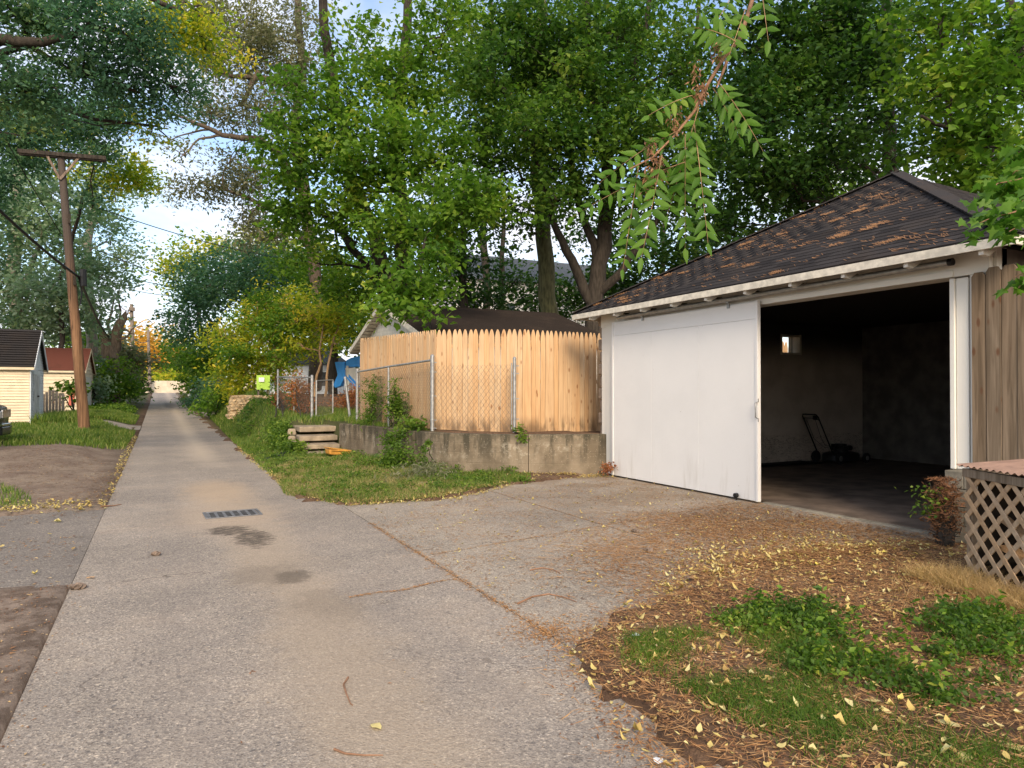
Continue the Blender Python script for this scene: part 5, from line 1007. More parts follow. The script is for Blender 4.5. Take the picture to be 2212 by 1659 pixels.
T('willow_tree', 'grey-olive fine-leaved tree with long bare limbs reaching over the alley sky', at(640, 790, 38),
  [(PL((680, 840, 38), (690, 640, 37), (660, 450, 36), (640, 300, 35), (650, 100, 34), (640, -150, 34)), .38, .14), (PL((655, 420, 36), (600, 330, 34), (560, 300, 33), (480, 292, 32), (400, 255, 31), (350, 235, 31)), .22, .04), (PL((640, 190, 34.5), (590, 170, 33), (500, 165, 32), (440, 140, 31)), .18, .05), (PL((670, 540, 36.5), (620, 470, 35), (560, 440, 34), (480, 405, 33), (440, 395, 33)), .16, .04), (PL((480, 292, 32), (430, 300, 31.5), (390, 340, 31)), .07, .02), (PL((450, 280, 32), (400, 290, 31.5), (350, 310, 31)), .05, .015), (PL((560, 155, 32.5), (520, 230, 32.5)), .14, .08)],
  [B(560, 60, 33, 130, 75, 2.2, .75), B(470, 110, 32, 90, 60, 2, .7), B(620, 150, 34, 80, 60, 2, .7), B(560, 230, 33, 90, 45, 2, .7), B(460, 230, 32, 70, 40, 1.6, .55), B(450, 400, 33, 85, 28, 1.4, .75), B(530, 370, 34, 60, 40, 1.5, .8), B(540, 455, 34, 35, 60, 1.2, .7), B(500, 330, 33, 70, 30, 1.2, .25), B(400, 330, 32, 60, 40, 1.2, .12), B(570, 500, 36, 50, 50, 1.5, .5), B(430, 30, 33, 80, 50, 2, .6)],
  'lf_olive', 'greybark', .17, .07, 26, .36, seed=8, hang=.8)
T('silver_maple', 'near blue-green maple whose drooping crown fills the top left corner', at(-260, 1000, 13),
  [(PL((-330, 1150, 12.5), (-320, 700, 12.5), (-280, 300, 12.5), (-200, 0, 12.5), (-150, -300, 12.5)), .42, .2), (PL((-270, 260, 12.5), (-120, 110, 12.5), (0, 85, 12.5), (90, 92, 12.6), (200, 60, 13)), .16, .05), (PL((-250, 240, 12.5), (-60, 120, 13), (60, 100, 13.2), (150, 150, 13.5)), .12, .03), (PL((-200, 0, 12.5), (60, -60, 13), (250, -40, 13.5), (380, 20, 14)), .14, .04)],
  [B(50, 20, 13, 110, 50, .9, 1), B(180, 30, 13, 110, 60, 1, 1), B(60, 190, 13, 90, 60, .9, .9), B(190, 150, 13.5, 110, 70, .9, .9), B(300, 190, 14, 70, 50, .8, .7), B(310, 70, 13.5, 80, 60, .9, .9), B(-120, 150, 12, 120, 200, 1.6, .7), B(390, 180, 14.5, 60, 60, .8, .6)],
  'lf_teal', 'bark', .11, .055, 30, .20, seed=9, hang=.7, cov=2.3)
T('silver_maple', 'blue-green maple boughs hanging behind the crossarm of the near pole', at(-330, 900, 32),
  [(PL((-330, 1000, 32), (-320, 600, 32), (-220, 300, 32), (-60, 220, 32), (80, 230, 32), (180, 270, 32)), .4, .05)],
  [B(130, 260, 32, 115, 60, 2.0, 1), B(30, 310, 31.5, 80, 70, 2, .9), B(230, 250, 32, 65, 55, 1.5, .9), B(228, 325, 32, 42, 28, 1.2, .9), B(-60, 380, 32, 80, 120, 2, .8), B(200, 440, 34, 28, 50, 1, .5)], 'lf_teal', 'bark', .17, .08, 26, .36, seed=48, hang=.7, cov=2.2)
T('silver_maple', 'yellowish green sprays of maple hanging beside the dark blue-green crown at the top', at(-420, 900, 15),
  [(PL((-420, 1100, 15), (-400, 300, 15), (-100, -200, 15), (200, -160, 15), (420, -80, 15.5)), .36, .05)],
  [B(250, 15, 14.5, 80, 30, .7, .7), B(380, 40, 15, 90, 40, .8, .9), B(340, 100, 15, 70, 40, .7, .7), B(440, 90, 15.5, 60, 60, .8, .6), B(330, 260, 15, 30, 60, .5, .4)], 'lf_yellow', 'bark', .12, .06, 26, .2, seed=10, hang=.8)
T('poplar_tree', 'tall grey-leaved tree with a pale trunk behind the black-roofed shed', at(38, 860, 46),
  [(PL((45, 880, 46), (40, 700, 46), (30, 560, 46), (40, 380, 45), (60, 150, 45)), .55, .25), (PL((40, 640, 46), (90, 520, 45), (110, 420, 44)), .2, .08)],
  [B(50, 470, 42, 80, 70, 3, .9), B(130, 520, 42, 70, 80, 3, .8), B(60, 640, 40, 90, 50, 3, .9), B(150, 650, 40, 70, 60, 3, .9), B(-30, 560, 40, 60, 130, 3, 1), B(90, 390, 42, 80, 60, 3, .8), B(130, 700, 42, 90, 40, 2, 1), B(20, 695, 44, 60, 30, 2, .8)], 'lf_grey', 'palebark', .24, .15, 24, .5, seed=11)
T('poplar_tree', 'airy grey-green tree leaning over the far left verge behind the pole', at(205, 860, 50),
  [(PL((200, 870, 50), (195, 700, 50), (190, 560, 50), (200, 420, 50), (190, 250, 50)), .42, .15)],
  [B(190, 450, 46, 70, 60, 3, .5), B(240, 500, 46, 50, 50, 2.5, .4), B(215, 590, 46, 70, 55, 2.5, .42), B(270, 560, 46, 35, 30, 2, .35), B(255, 400, 44, 60, 40, 2.5, .6), B(185, 680, 46, 40, 35, 2.5, .6), B(150, 600, 46, 60, 60, 2.5, .6), B(280, 610, 48, 40, 30, 2, .35)], 'lf_grey', 'palebark', .22, .13, 22, .5, seed=12)
T('maple_tree', 'yellow-green maple crown lit behind the crossarm of the near pole', at(150, 860, 40),
  [(PL((120, 860, 40), (130, 600, 40), (180, 420, 38), (240, 370, 36)), .16, .03)], [B(230, 375, 36, 75, 40, 2, .9), B(290, 385, 36, 40, 35, 1.5, .7), B(110, 290, 36, 60, 60, 2, .5)], 'lf_yellow', 'bark', .19, .12, 22, .36, seed=13)
# broken trunk
bt_ = thing('dead_tree', 'broken dead trunk with splintered forked top above the left bushes', 'tree', at(236, 870, 47)); mb = MB(); r_ = np.random.default_rng(3)
mb.tube(wig(at(236, 880, 47), at(238, 745, 47), 6, .02, r_), list(np.linspace(.75, .5, 6)), 10); mb.tube(wig(at(238, 765, 47), at(272, 672, 47), 7, .03, r_), [.42, .38, .36, .34, .30, .22, .04], 8); mb.tube(wig(at(236, 760, 47), at(205, 680, 47), 7, .03, r_), list(np.linspace(.38, .05, 7)), 8)
for (a, b) in (((245, 740), (300, 700)), ((255, 710), (292, 722)), ((222, 710), (190, 690)), ((215, 700), (218, 655)), ((262, 700), (278, 668)), ((250, 735), (262, 600)), ((240, 730), (250, 620))): mb.tube(wig(at(*a, 47), at(*b, 47), 5, .05, r_), list(np.linspace(.12, .02, 5)), 5)
mb.build('trunk', M['deadwood'], bt_, smooth=True)
def shrub(name, label, base, blobs, leafm, L, Wd, per, cr, seed, cov=2.4, hang=0, cat_='shrub', bark='bark', stems=4, bt=.02, flat=.8):
    r_ = np.random.default_rng(seed); c = blobs[0][0]; base = Vector(base)
    limbs = [([base + Vector((r_.uniform(-.15, .15), r_.uniform(-.15, .15), 0)), (base + Vector(blobs[k % len(blobs)][0])) / 2 + Vector((r_.uniform(-.2, .2), 0, 0)), Vector(blobs[k % len(blobs)][0])], bt * 2.2, bt) for k in range(stems)]
    return T(name, label, base, limbs, blobs, leafm, bark, L, Wd, per, cr, cov, seed=seed, hang=hang, cat_=cat_, bt=bt, flat=flat)
shrub('bush', 'dark green bush under the broken trunk', at(240, 868, 46), [B(240, 815, 46, 42, 35, 1.5, .9), B(215, 840, 45, 35, 30, 1.5, 1), B(270, 840, 48, 40, 35, 1.5, 1)], 'lf_green', .2, .13, 22, .35, 21)
shrub('bush', 'olive bush between the broken trunk and the far pole', at(290, 862, 55), [B(290, 800, 55, 30, 50, 2, 1), B(270, 770, 54, 35, 40, 2, 1), B(300, 845, 56, 22, 20, 1.5, .9), B(215, 770, 52, 30, 22, 2, .9)], 'lf_olive', .24, .15, 22, .4, 22)
shrub('bush', 'grey-leaved bush beside the red-roofed garage', at(205, 862, 43), [B(203, 840, 43, 22, 28, 1, 1), B(207, 800, 45, 20, 30, 1, .8)], 'lf_grey', .18, .12, 22, .3, 23)
shrub('vine_plant', 'broad-leaved vine climbing the plank fence by the near pole', at(165, 915, 33), [B(150, 835, 33, 22, 12, .4, .8), B(172, 850, 33, 12, 30, .4, .7), B(140, 860, 33, 14, 20, .4, .5)], 'weed', .20, .17, 10, .22, 24, cat_='vine')
shrub('bush', 'green bush behind the red roof', at(190, 860, 58), [B(150, 735, 58, 60, 22, 2, 1), B(205, 745, 58, 40, 30, 2, 1)], 'lf_green', .25, .16, 22, .5, 25)
T('background_tree', 'large dark blue-green tree right of the sky gap above the sumacs', at(520, 880, 52),
  [(PL((520, 890, 52), (530, 740, 52), (535, 640, 52), (530, 560, 52)), .3, .12), (PL((530, 740, 52), (580, 640, 51), (600, 560, 50)), .2, .08), (PL((525, 800, 52), (460, 700, 52), (420, 640, 52)), .18, .06)],
  [B(470, 590, 49, 80, 50, 3, 1), B(560, 575, 48, 80, 50, 3, 1), B(520, 640, 48, 110, 45, 3, .9), B(430, 650, 50, 60, 50, 2.5, .8), B(410, 710, 52, 50, 45, 2.5, .8), B(630, 620, 47, 60, 60, 2.5, .8), B(380, 680, 52, 35, 30, 2, .4)], 'lf_teal', 'bark', .24, .14, 24, .55, seed=14)
T('background_tree', 'pale yellow-green tree top behind the dark blue-green tree', at(440, 880, 62),
  [(PL((440, 880, 62), (430, 700, 62), (420, 560, 62)), .3, .1)], [B(400, 560, 60, 55, 28, 3, .9), B(470, 540, 60, 60, 25, 3, .8), B(370, 610, 60, 35, 50, 2.5, .6), B(620, 560, 60, 60, 40, 3, .9), B(560, 530, 60, 50, 30, 3, .9)], 'lf_yellow', 'bark', .28, .17, 22, .6, seed=15)
T('background_tree', 'dark tree overhanging the far right side of the alley', at(430, 880, 64),
  [(PL((425, 885, 64), (430, 800, 64), (440, 740, 64)), .25, .1)], [B(415, 770, 62, 50, 40, 2.5, 1), B(450, 800, 58, 50, 40, 2, 1), B(380, 770, 64, 30, 30, 2, .7), B(430, 830, 56, 30, 25, 1.5, 1), B(470, 740, 58, 60, 40, 2, .8)], 'lf_green', 'bark', .26, .16, 22, .5, seed=16)
T('sumac_tree', 'sunlit yellow-green sumac thicket above the stone wall', at(540, 870, 33),
  [(PL((520, 880, 32), (515, 800, 32), (480, 700, 32)), .07, .03), (PL((540, 880, 32), (560, 760, 32), (555, 650, 33)), .08, .03), (PL((600, 880, 32), (590, 760, 32), (620, 680, 32)), .07, .03), (PL((545, 880, 33), (530, 760, 33), (545, 690, 33)), .06, .03)],
  [B(500, 730, 32, 65, 40, 1.2, .8), B(560, 700, 33, 65, 50, 1.3, .6), B(500, 800, 31, 45, 40, 1, 1), B(570, 780, 32, 60, 40, 1.2, .9), B(620, 740, 33, 55, 50, 1.3, .8), B(610, 790, 31, 30, 14, 1, .6), B(600, 660, 34, 60, 40, 1.4, .7), B(520, 838, 31.5, 32, 20, .7, .9)], 'lf_yellow', 'tanbark', .17, .065, 22, .3, seed=17, hang=.3)
T('sumac_tree', 'yellow-green sumac clump between the gate and the grey house', at(690, 850, 30),
  [(PL((680, 870, 30), (690, 760, 30), (700, 690, 31)), .06, .03), (PL((700, 870, 30), (715, 760, 30), (730, 690, 31)), .06, .03)],
  [B(690, 700, 31, 60, 50, 1.3, .8), B(640, 745, 30, 40, 14, 1, .5), B(725, 740, 30, 30, 18, 1, .5), B(740, 680, 31, 50, 40, 1.3, .8), B(650, 660, 33, 50, 40, 1.4, .8)], 'lf_yellow', 'tanbark', .17, .065, 22, .3, seed=18, hang=.3)
T('sumac_tree', 'greener sumac stems growing through the middle of the yellow thicket', at(560, 870, 32.5),
  [(PL((555, 880, 32.5), (545, 780, 32.5), (520, 690, 32.5)), .06, .03), (PL((575, 880, 32.5), (585, 760, 32.5), (575, 640, 32.5)), .07, .03)],
  [B(540, 690, 31.5, 50, 22, 1, .7), B(590, 720, 31, 45, 25, 1, .7), B(515, 765, 30.5, 40, 22, .8, .8), B(565, 655, 32, 45, 25, 1, .7), B(640, 690, 31, 40, 30, 1, .7), B(600, 770, 30.5, 40, 16, .7, .7)], 'lf_green', 'tanbark', .17, .065, 22, .26, seed=49, hang=.3)
T('background_tree', 'mid green tree behind the sumacs and the blue slide', at(720, 850, 42),
  [(PL((720, 860, 42), (720, 700, 42), (730, 560, 42)), .3, .1)], [B(700, 620, 40, 70, 60, 2, .9), B(770, 700, 40, 50, 70, 2, .9), B(720, 700, 42, 60, 50, 2, .7), B(640, 560, 42, 60, 50, 2, .8), B(790, 620, 40, 50, 70, 2, .8), B(745, 560, 42, 60, 50, 2, .6), B(620, 700, 44, 60, 60, 2, .8)], 'lf_green', 'bark', .22, .13, 22, .45, seed=19)
T('golden_tree', 'golden autumn tree glowing at the far end of the alley', at(330, 845, 135),
  [(PL((330, 850, 135), (330, 780, 135), (325, 730, 135)), .5, .2)], [B(300, 745, 130, 45, 45, 6, 1), B(345, 760, 130, 45, 50, 6, 1), B(270, 790, 130, 40, 40, 6, 1), B(390, 790, 130, 40, 40, 6, .9), B(320, 800, 130, 60, 35, 6, 1)], 'lf_gold', 'bark', .6, .4, 20, 1.3, seed=20)
shrub('bush', 'yellow and green bushes above the far end wall', at(370, 840, 112), [B(350, 822, 110, 30, 14, 2, 1), B(390, 815, 112, 25, 18, 2, 1), B(330, 815, 115, 25, 14, 2, .9)], 'lf_yellow', .4, .26, 20, .6, 26)
shrub('bush', 'dark hedge line beyond the far end wall', at(300, 840, 125), [B(330, 800, 125, 90, 16, 3, .8), B(430, 800, 125, 60, 30, 3, .9)], 'lf_dark', .5, .32, 20, .8, 27)
shrub('bush', 'bushy green shrub at the driveway corner left of the stone wall', at(460, 905, 36), [B(462, 870, 36, 22, 28, .8, 1), B(445, 880, 38, 18, 20, .8, 1), B(478, 850, 35, 20, 30, .8, .9)], 'lf_green', .15, .09, 22, .22, 28)
shrub('bush', 'dark feathery shrub in front of the tall grey fence', at(440, 880, 46), [B(440, 860, 46, 20, 25, 1, 1), B(415, 868, 50, 16, 16, 1, .9), B(455, 835, 44, 18, 25, 1, .8)], 'lf_teal', .18, .08, 22, .25, 29)
shrub('bush', 'small brown-tinged bush at the foot of the pale plank fence', at(398, 865, 62), [B(397, 858, 62, 10, 10, 1, 1)], 'lf_olive', .2, .12, 20, .3, 30)
shrub('bush', 'green and yellow bush spilling down the bank right of the stone wall', at(590, 905, 27), [B(598, 884, 26.5, 32, 26, .7, 1), B(570, 900, 26, 40, 20, .6, 1), B(615, 895, 25, 25, 30, .6, .7), B(612, 850, 27, 18, 22, .7, .8)], 'lf_green', .13, .085, 22, .2, 31)
shrub('bush', 'leafy green weeds mounded on the bank below the red vine', at(615, 940, 22), [B(620, 930, 21.5, 40, 22, .6, .9), B(570, 925, 24, 50, 18, .8, .9)], 'weed', .11, .07, 22, .16, 32)
shrub('climbing_vine', 'reddish-brown vine smothering the fence post left of the gate', gp(655, 905, .8), [B(650, 865, 22, 20, 45, .3, 1), B(640, 832, 22, 22, 14, .35, .8), B(658, 893, 21.5, 14, 18, .3, 1)], 'lf_red', .085, .06, 22, .12, 33, cat_='vine', bt=.01)
shrub('climbing_vine', 'thin red vine on the far post of the vine-covered fence', gp(607, 900, .85), [B(605, 860, 24.5, 7, 35, .25, 1)], 'lf_red', .09, .07, 18, .1, 34, cat_='vine', bt=.01)
shrub('bush', 'reddish brush behind the open gate', gp(745, 880, .85), [B(750, 865, 24, 35, 14, .6, .8), B(775, 850, 24, 25, 15, .6, .8)], 'lf_red', .09, .05, 18, .15, 35)
# weeds on the wall top
shrub('tall_weed', 'tall pale green weed growing against the chain-link on the wall', Vector((4.70, 16.7, .76)), [B(808, 860, 17.2, 20, 55, .22, .55), B(802, 900, 17.2, 26, 16, .22, .6)], 'lf_green', .10, .025, 16, .09, 36, cat_='weed', bt=.006, stems=7, hang=.3)
shrub('tall_weed', 'dark green bushy weed with a spiky top beside the middle fence post', Vector((4.80, 15.6, .76)), [B(856, 880, 16, 20, 32, .22, 1), B(852, 835, 16, 7, 18, .1, .5), B(868, 870, 16, 10, 25, .15, .8)], 'weed', .08, .04, 20, .08, 37, cat_='weed', bt=.006, stems=6)
shrub('low_weed', 'broad-leaved groundcover clump at the foot of the tall chain-link post', Vector((5.0, 14.6, .78)), [B(905, 915, 15, 26, 11, .25, 1), B(880, 912, 15.6, 20, 9, .2, .9)], 'weed', .10, .09, 12, .09, 38, cat_='weed', bt=.005)
shrub('low_weed', 'small weed at the foot of the shorter chain-link post', Vector((6.33, 12.45, .78)), [B(1125, 928, 13.6, 13, 8, .1, 1), B(1128, 945, 13.5, 6, 8, .06, .7)], 'weed', .07, .05, 12, .05, 39, cat_='weed', bt=.004)
shrub('ivy_clump', 'dark ivy climbing the left part of the concrete wall', Vector((4.62, 14.6, 0.0)), [B(858, 1000, 14.2, 36, 42, .25, 1), B(850, 955, 14.8, 24, 28, .12, .9), B(810, 1015, 14.6, 45, 24, .3, .9), B(770, 1005, 15.5, 30, 14, .2, .6), B(872, 925, 15.0, 8, 22, .08, .6)], 'weed', .065, .042, 22, .10, 40, cat_='ivy', bt=.006, stems=6)
shrub('vine_sprig', 'thin vine sprig with paired leaves against the concrete wall', Vector((4.95, 13.3, .1)), [B(915, 985, 13.6, 9, 35, .06, .4), B(925, 955, 13.6, 8, 8, .05, .6)], 'weed', .06, .035, 6, .03, 41, cat_='vine', bt=.004, stems=3)
shrub('dried_weeds', 'heap of cut grey-green weeds at the foot of the concrete wall', Vector((4.75, 12.9, .0)), [B(915, 1035, 12.8, 55, 30, .4, .9), B(860, 1055, 12.3, 60, 16, .4, .7), B(960, 1050, 12.4, 30, 16, .3, .7)], 'lf_olive', .09, .022, 22, .12, 42, cat_='weeds', bt=.004, flat=1.2)
shrub('low_weed', 'bright green weeds along the foot of the wall by the driveway', Vector((5.3, 12.0, 0)), [B(1010, 1045, 12.6, 35, 16, .2, 1), B(1050, 1052, 12.3, 30, 12, .18, 1)], 'weed', .06, .035, 22, .08, 43, cat_='weed', bt=.004)
shrub('low_weed', 'tiny weed tuft at the wall joint above the driveway', Vector((5.95, 11.7, 0)), [B(1125, 1040, 12.4, 22, 9, .1, .9)], 'weed', .055, .035, 16, .05, 44, cat_='weed', bt=.004)
shrub('dead_vine', 'dead brown vine tangled between the wall end and the garage corner', Vector((7.72, 11.55, 0)), [B(1303, 985, 14.0, 7, 40, .07, .35), B(1308, 1010, 13.8, 18, 12, .1, .7)], 'needle', .10, .012, 16, .07, 45, cat_='vine', bt=.007, stems=12, flat=2)
shrub('low_weed', 'reddish-green weed sprouting at the left garage corner', Vector((7.62, 11.35, 0)), [B(1318, 1008, 13.2, 14, 14, .1, .8)], 'lf_red', .06, .03, 14, .06, 46, cat_='weed', bt=.004)

# near maple sprays over the right of the roof
def spray(label, base, tips, seed, n=16, L=.12):
    root = thing('maple_branch', label, 'branch', base); r_ = np.random.default_rng(seed); mb = MB(); Ps = []
    for t in tips: pl = wig(base, t, 7, .03, r_, .05); mb.tube(pl, list(np.linspace(.012, .003, 7)), 5); Ps += [pl[k] + r_.normal(0, .05, 3) for k in range(3, 7) for _ in range(n // 4)]
    mb.build('stem', M['twig'], root)
    # five-lobed leaves
    P = np.array(Ps); q = len(P); V = []; F = []; A = []
    lob = [(0, 0), (.18, .12), (.45, -.05), (.36, .22), (.55, .42), (.26, .45), (.16, .62), (0, 1.0), (-.16, .62), (-.26, .45), (-.55, .42), (-.36, .22), (-.45, -.05), (-.18, .12)]
    for i in range(q):
        a = r_.uniform(0, 6.28); d = Vector((math.cos(a) * .7, math.sin(a) * .7, -r_.uniform(.3, 1))).normalized(); nn = Vector((r_.normal(0, .5), r_.normal(0, .5), 1)).normalized(); s = d.cross(nn).normalized(); l = L * r_.uniform(.7, 1.2); o = len(V); base_ = Vector(P[i]); nn = s.cross(d)
        V.append(base_ + d * l * .4)
        V += [base_ + d * l * y + s * l * x - nn * abs(x) * l * .25 for x, y in lob]; F += [(o, o + 1 + k, o + 1 + (k + 1) % len(lob)) for k in range(len(lob))]; A += [r_.random()] * len(lob)
    npobj('leaves', [tuple(v) for v in V], np.array(F), 'lf_comp', root, A)
spray('spray of lobed green maple leaves over the right of the garage roof', at(2330, 420, 5.0), [at(2110, 485, 5.0), at(2150, 455, 5.1), at(2180, 500, 4.9)], 3, 36)
spray('lobed green leaves drooping over the right hip of the garage roof', at(2360, 330, 5.6), [at(2120, 430, 5.6), at(2170, 400, 5.7), at(2190, 460, 5.5), at(2210, 420, 5.8)], 6, 44, .13)
spray('lobed green leaves peeking in at the right edge before the board fence', at(2330, 560, 5.0), [at(2192, 598, 5.0), at(2200, 622, 5.0)], 4, 12)
spray('bright backlit maple leaves at the upper right edge', at(2400, 300, 6.0), [at(2180, 430, 6.0), at(2150, 400, 6.2), at(2200, 330, 6.0)], 5, 40, .14)

# ================================================================== OVERHANGING BRANCH WITH COMPOUND LEAVES
br = thing('hanging_branch', 'near drooping branch with long paired leaflets and brown seed clusters', 'branch', at(1560, 150, 4.6)); r_ = np.random.default_rng(12); BD = 4.6
mb = MB(); main = [at(1645, -160, BD + .3), at(1625, 0, BD + .15), at(1600, 80, BD), at(1560, 130, BD), at(1530, 180, BD), at(1500, 240, BD), at(1460, 290, BD), at(1410, 340, BD), at(1360, 365, BD)]
mb.tube(main, [.016, .014, .013, .012, .011, .010, .008, .006, .004], 8); mb.tube([at(1575, 120, BD), at(1560, 160, BD), at(1548, 190, BD - .05)], [.012, .008, .004], 6); mb.build('stem', M['twig'], br, smooth=True)
def compound(p0, p1, pairs, Ls, sag=.04, name='compound_leaf', plane=None, dens=1):
    p0, p1 = Vector(p0), Vector(p1); n = 10; d0 = p1 - p0; pts = [p0 + d0 * (k / n) + UP * sag * 4 * (k / n) * (1 - k / n) for k in range(n + 1)]
    mb = MB(); mb.tube(pts, list(np.linspace(.0035, .0012, n + 1)), 5, False); o = mb.build(name, M['tanbark'], br); org = root_loc(br)
    side = d0.cross(plane or CF).normalized(); V = []; F = []; A = []
    for k in range(pairs + 1):
        t = .12 + .86 * k / pairs; i = min(int(t * n), n - 1); c = pts[i] + (pts[i + 1] - pts[i]) * (t * n - i); ax = (pts[i + 1] - pts[i]).normalized(); L_ = Ls * (1 - .35 * abs(t - .45)) * r_.uniform(.88, 1.1)
        for sg in ((-1, 1) if k < pairs else (0,)):
            d = (side * sg * .85 + ax * (.5 if sg else 1) + CF * r_.uniform(-.55, .5) - UP * r_.uniform(.0, .75) + ax * r_.uniform(-.3, .35)).normalized(); w_ = d.cross(CF * .9 + side * r_.uniform(-.5, .5) + UP * r_.uniform(-.3, .3)).normalized(); nn = w_.cross(d)
            ob_ = len(V); W_ = L_ * .185; V += [c, c + d * L_ * .22 + w_ * W_ * .9 + nn * .004, c + d * L_ * .55 + w_ * W_ * .75 - nn * .002, c + d * L_ - nn * L_ * .12, c + d * L_ * .55 - w_ * W_ * .75 - nn * .002, c + d * L_ * .22 - w_ * W_ * .9 + nn * .004, c + d * L_ * .22 - nn * .006, c + d * L_ * .6 - nn * .012]
            F += [(ob_, ob_ + 1, ob_ + 6), (ob_ + 1, ob_ + 2, ob_ + 7), (ob_ + 1, ob_ + 7, ob_ + 6), (ob_ + 2, ob_ + 3, ob_ + 7), (ob_ + 3, ob_ + 4, ob_ + 7), (ob_ + 4, ob_ + 5, ob_ + 6), (ob_ + 4, ob_ + 6, ob_ + 7), (ob_ + 5, ob_, ob_ + 6)]; A += [float(np.clip(r_.normal(.5, .22), 0, 1))] * 8
    me = mesh_np('leaflets', np.array([tuple(v) for v in V]) - np.array(org), np.array(F), M['lf_comp'], False, A); q = bpy.data.objects.new('leaflets', me); link(q, o)
for (a, b, pr_, L_, s) in (((1480, 350), (1235, 470), 13, .105, .03), ((1430, 335), (1385, 560), 12, .12, -.01), ((1380, 355), (1345, 585), 11, .115, .0), ((1500, 270), (1530, 530), 13, .125, .02), ((1480, 290), (1480, 540), 11, .12, .0), ((1540, 190), (1600, 300), 8, .11, .02), ((1510, 230), (1440, 470), 11, .11, .0),
                           ((1545, 170), (1650, 330), 9, .11, .03), ((1640, -60), (1660, 90), 7, .12, .0), ((1610, 20), (1575, 120), 6, .11, .0), ((1590, 90), (1500, 60), 7, .12, .02), ((1520, 200), (1400, 250), 8, .11, .02), ((1470, 280), (1290, 400), 11, .105, .03), ((1600, -40), (1540, 60), 7, .11, .0)):
    pr_ = max(5, int(pr_ * .82)); compound(at(*a, BD + r_.uniform(-.12, .12)), at(*b, BD + r_.uniform(-.25, .3)), pr_, L_ * 1.16, s)
for (u, v, h_) in ((1405, 390, 90), (1408, 320, 50), (1428, 365, 60), (1460, 255, 60), (1505, 170, 80), (1548, 110, 45), (1515, 200, 40)):
    P = np.array([at(u + r_.normal(0, 7), v + r_.uniform(-.5, .5) * h_, BD + r_.normal(0, .03)) for _ in range(70)]); V, F = leaves(P, .04, .011, rng=r_, hang=2, flat=1.5); npobj('seed_cluster', V, F, 'seed', br, np.repeat(r_.random(70), 2), kind='stuff')

T('background_tree', 'tall hazy green row of trees filling the sky behind the centre trees', at(1300, 880, 55),
  [(PL((1050, 880, 55), (1050, 400, 55), (1060, 0, 55)), .35, .15), (PL((1500, 880, 55), (1500, 400, 55), (1510, 0, 55)), .35, .15)],
  [B(1000, 120, 52, 130, 130, 3, .45), B(1210, 180, 52, 130, 150, 3, .5), B(1430, 220, 50, 130, 150, 3, .6), B(1330, 40, 50, 150, 110, 3, .5), B(1550, 330, 50, 90, 130, 3, .7)], 'lf_green', 'bark', .27, .17, 22, .6, seed=70, cov=2)
T('background_tree', 'tall hazy green trees filling the sky behind the garage maples', at(2000, 880, 50),
  [(PL((1780, 880, 50), (1780, 400, 50), (1780, 0, 50)), .35, .15), (PL((2100, 880, 50), (2100, 400, 50), (2100, 0, 50)), .35, .15)],
  [B(1680, 200, 48, 150, 140, 3, .6), B(1850, 60, 48, 150, 130, 3, .6), B(2040, 200, 48, 140, 150, 3, .55), B(2180, 320, 46, 120, 150, 3, .7), B(1760, 380, 46, 150, 80, 3, .7)], 'lf_green', 'bark', .27, .17, 22, .6, seed=71, cov=2)
# ================================================================== GROUND COVER
def stuff(name, parts, mat, label, cat_=None):
    V, F, A = cat(parts); LEAFTRI[0] += len(F); o = npobj(name, V, F, mat, None, A, kind='stuff'); o['label'] = label; return o
rg_ = np.random.default_rng(77)
verge = [(2.05, 21.5), (1.95, 16), (1.9, 13), (1.75, 11.4), (2.35, 9.9), (3.7, 9.8), (5.2, 10.75), (5.7, 11.0), (6.2, 11.6), (6.3, 12.1), (5.0, 13.4), (4.6, 14.8), (4.3, 16.8), (4.1, 18), (3.1, 17.6), (2.9, 19.3), (3.0, 21.5)]
P1 = scatter(verge, 30000, rng=rg_, thr=(-.9, 2.0)); P2 = scatter([(2.0, 20), (3.0, 19.5), (3.4, 21), (3.6, 28), (2.9, 31), (2.25, 31)], 9000, rng=rg_)
stuff('verge_grass', [blades(P1, .03 + .09 * np.clip(bn(P1[:, 0] * 2.3, P1[:, 1] * 2.3) * .5 + .5, 0, 1), .009, 1.1, rg_), blades(P2, .12, .016, .9, rg_)], 'grass', 'green grass on the verge in front of the concrete wall')
P1 = scatter([(1.9, 13.5), (1.75, 11.3), (2.4, 9.9), (3.7, 9.85), (4.7, 10.5), (4.6, 13.5), (4.1, 16.5), (2.9, 17), (2.1, 15)], 22000, rng=rg_)
P3 = scatter(verge, 260, rng=rg_, thr=(.1, 1.4)); C3 = np.concatenate([p + np.column_stack([rg_.normal(0, .07, 26), rg_.normal(0, .07, 26), rg_.uniform(.01, .13, 26)]) for p in P3]); V, F = leaves(C3, .055, .026, rng=rg_, flat=1.0); stuff('verge_weeds', [(V, F, np.repeat(rg_.random(len(C3)), 2))], 'weed', 'small leafy weeds dotted through the verge')
P3 = scatter([(2.7, 20.2), (2.85, 18.2), (3.15, 17.8), (3.2, 18.6), (3.15, 20), (3.0, 21)], 120, rng=rg_); C3 = np.concatenate([p + np.column_stack([rg_.normal(0, .10, 40), rg_.normal(0, .12, 40), rg_.uniform(.02, .30, 40)]) for p in P3]); V, F = leaves(C3, .075, .045, rng=rg_, flat=1.0); stuff('bank_weeds', [(V, F, np.repeat(rg_.random(len(C3)), 2))], 'weed', 'green weeds crowding the left side of the stone steps')
stuff('dry_verge_grass', [blades(P1, .07, .007, 1.8, rg_)], 'drygrass', 'dry brownish grass mixed into the verge')
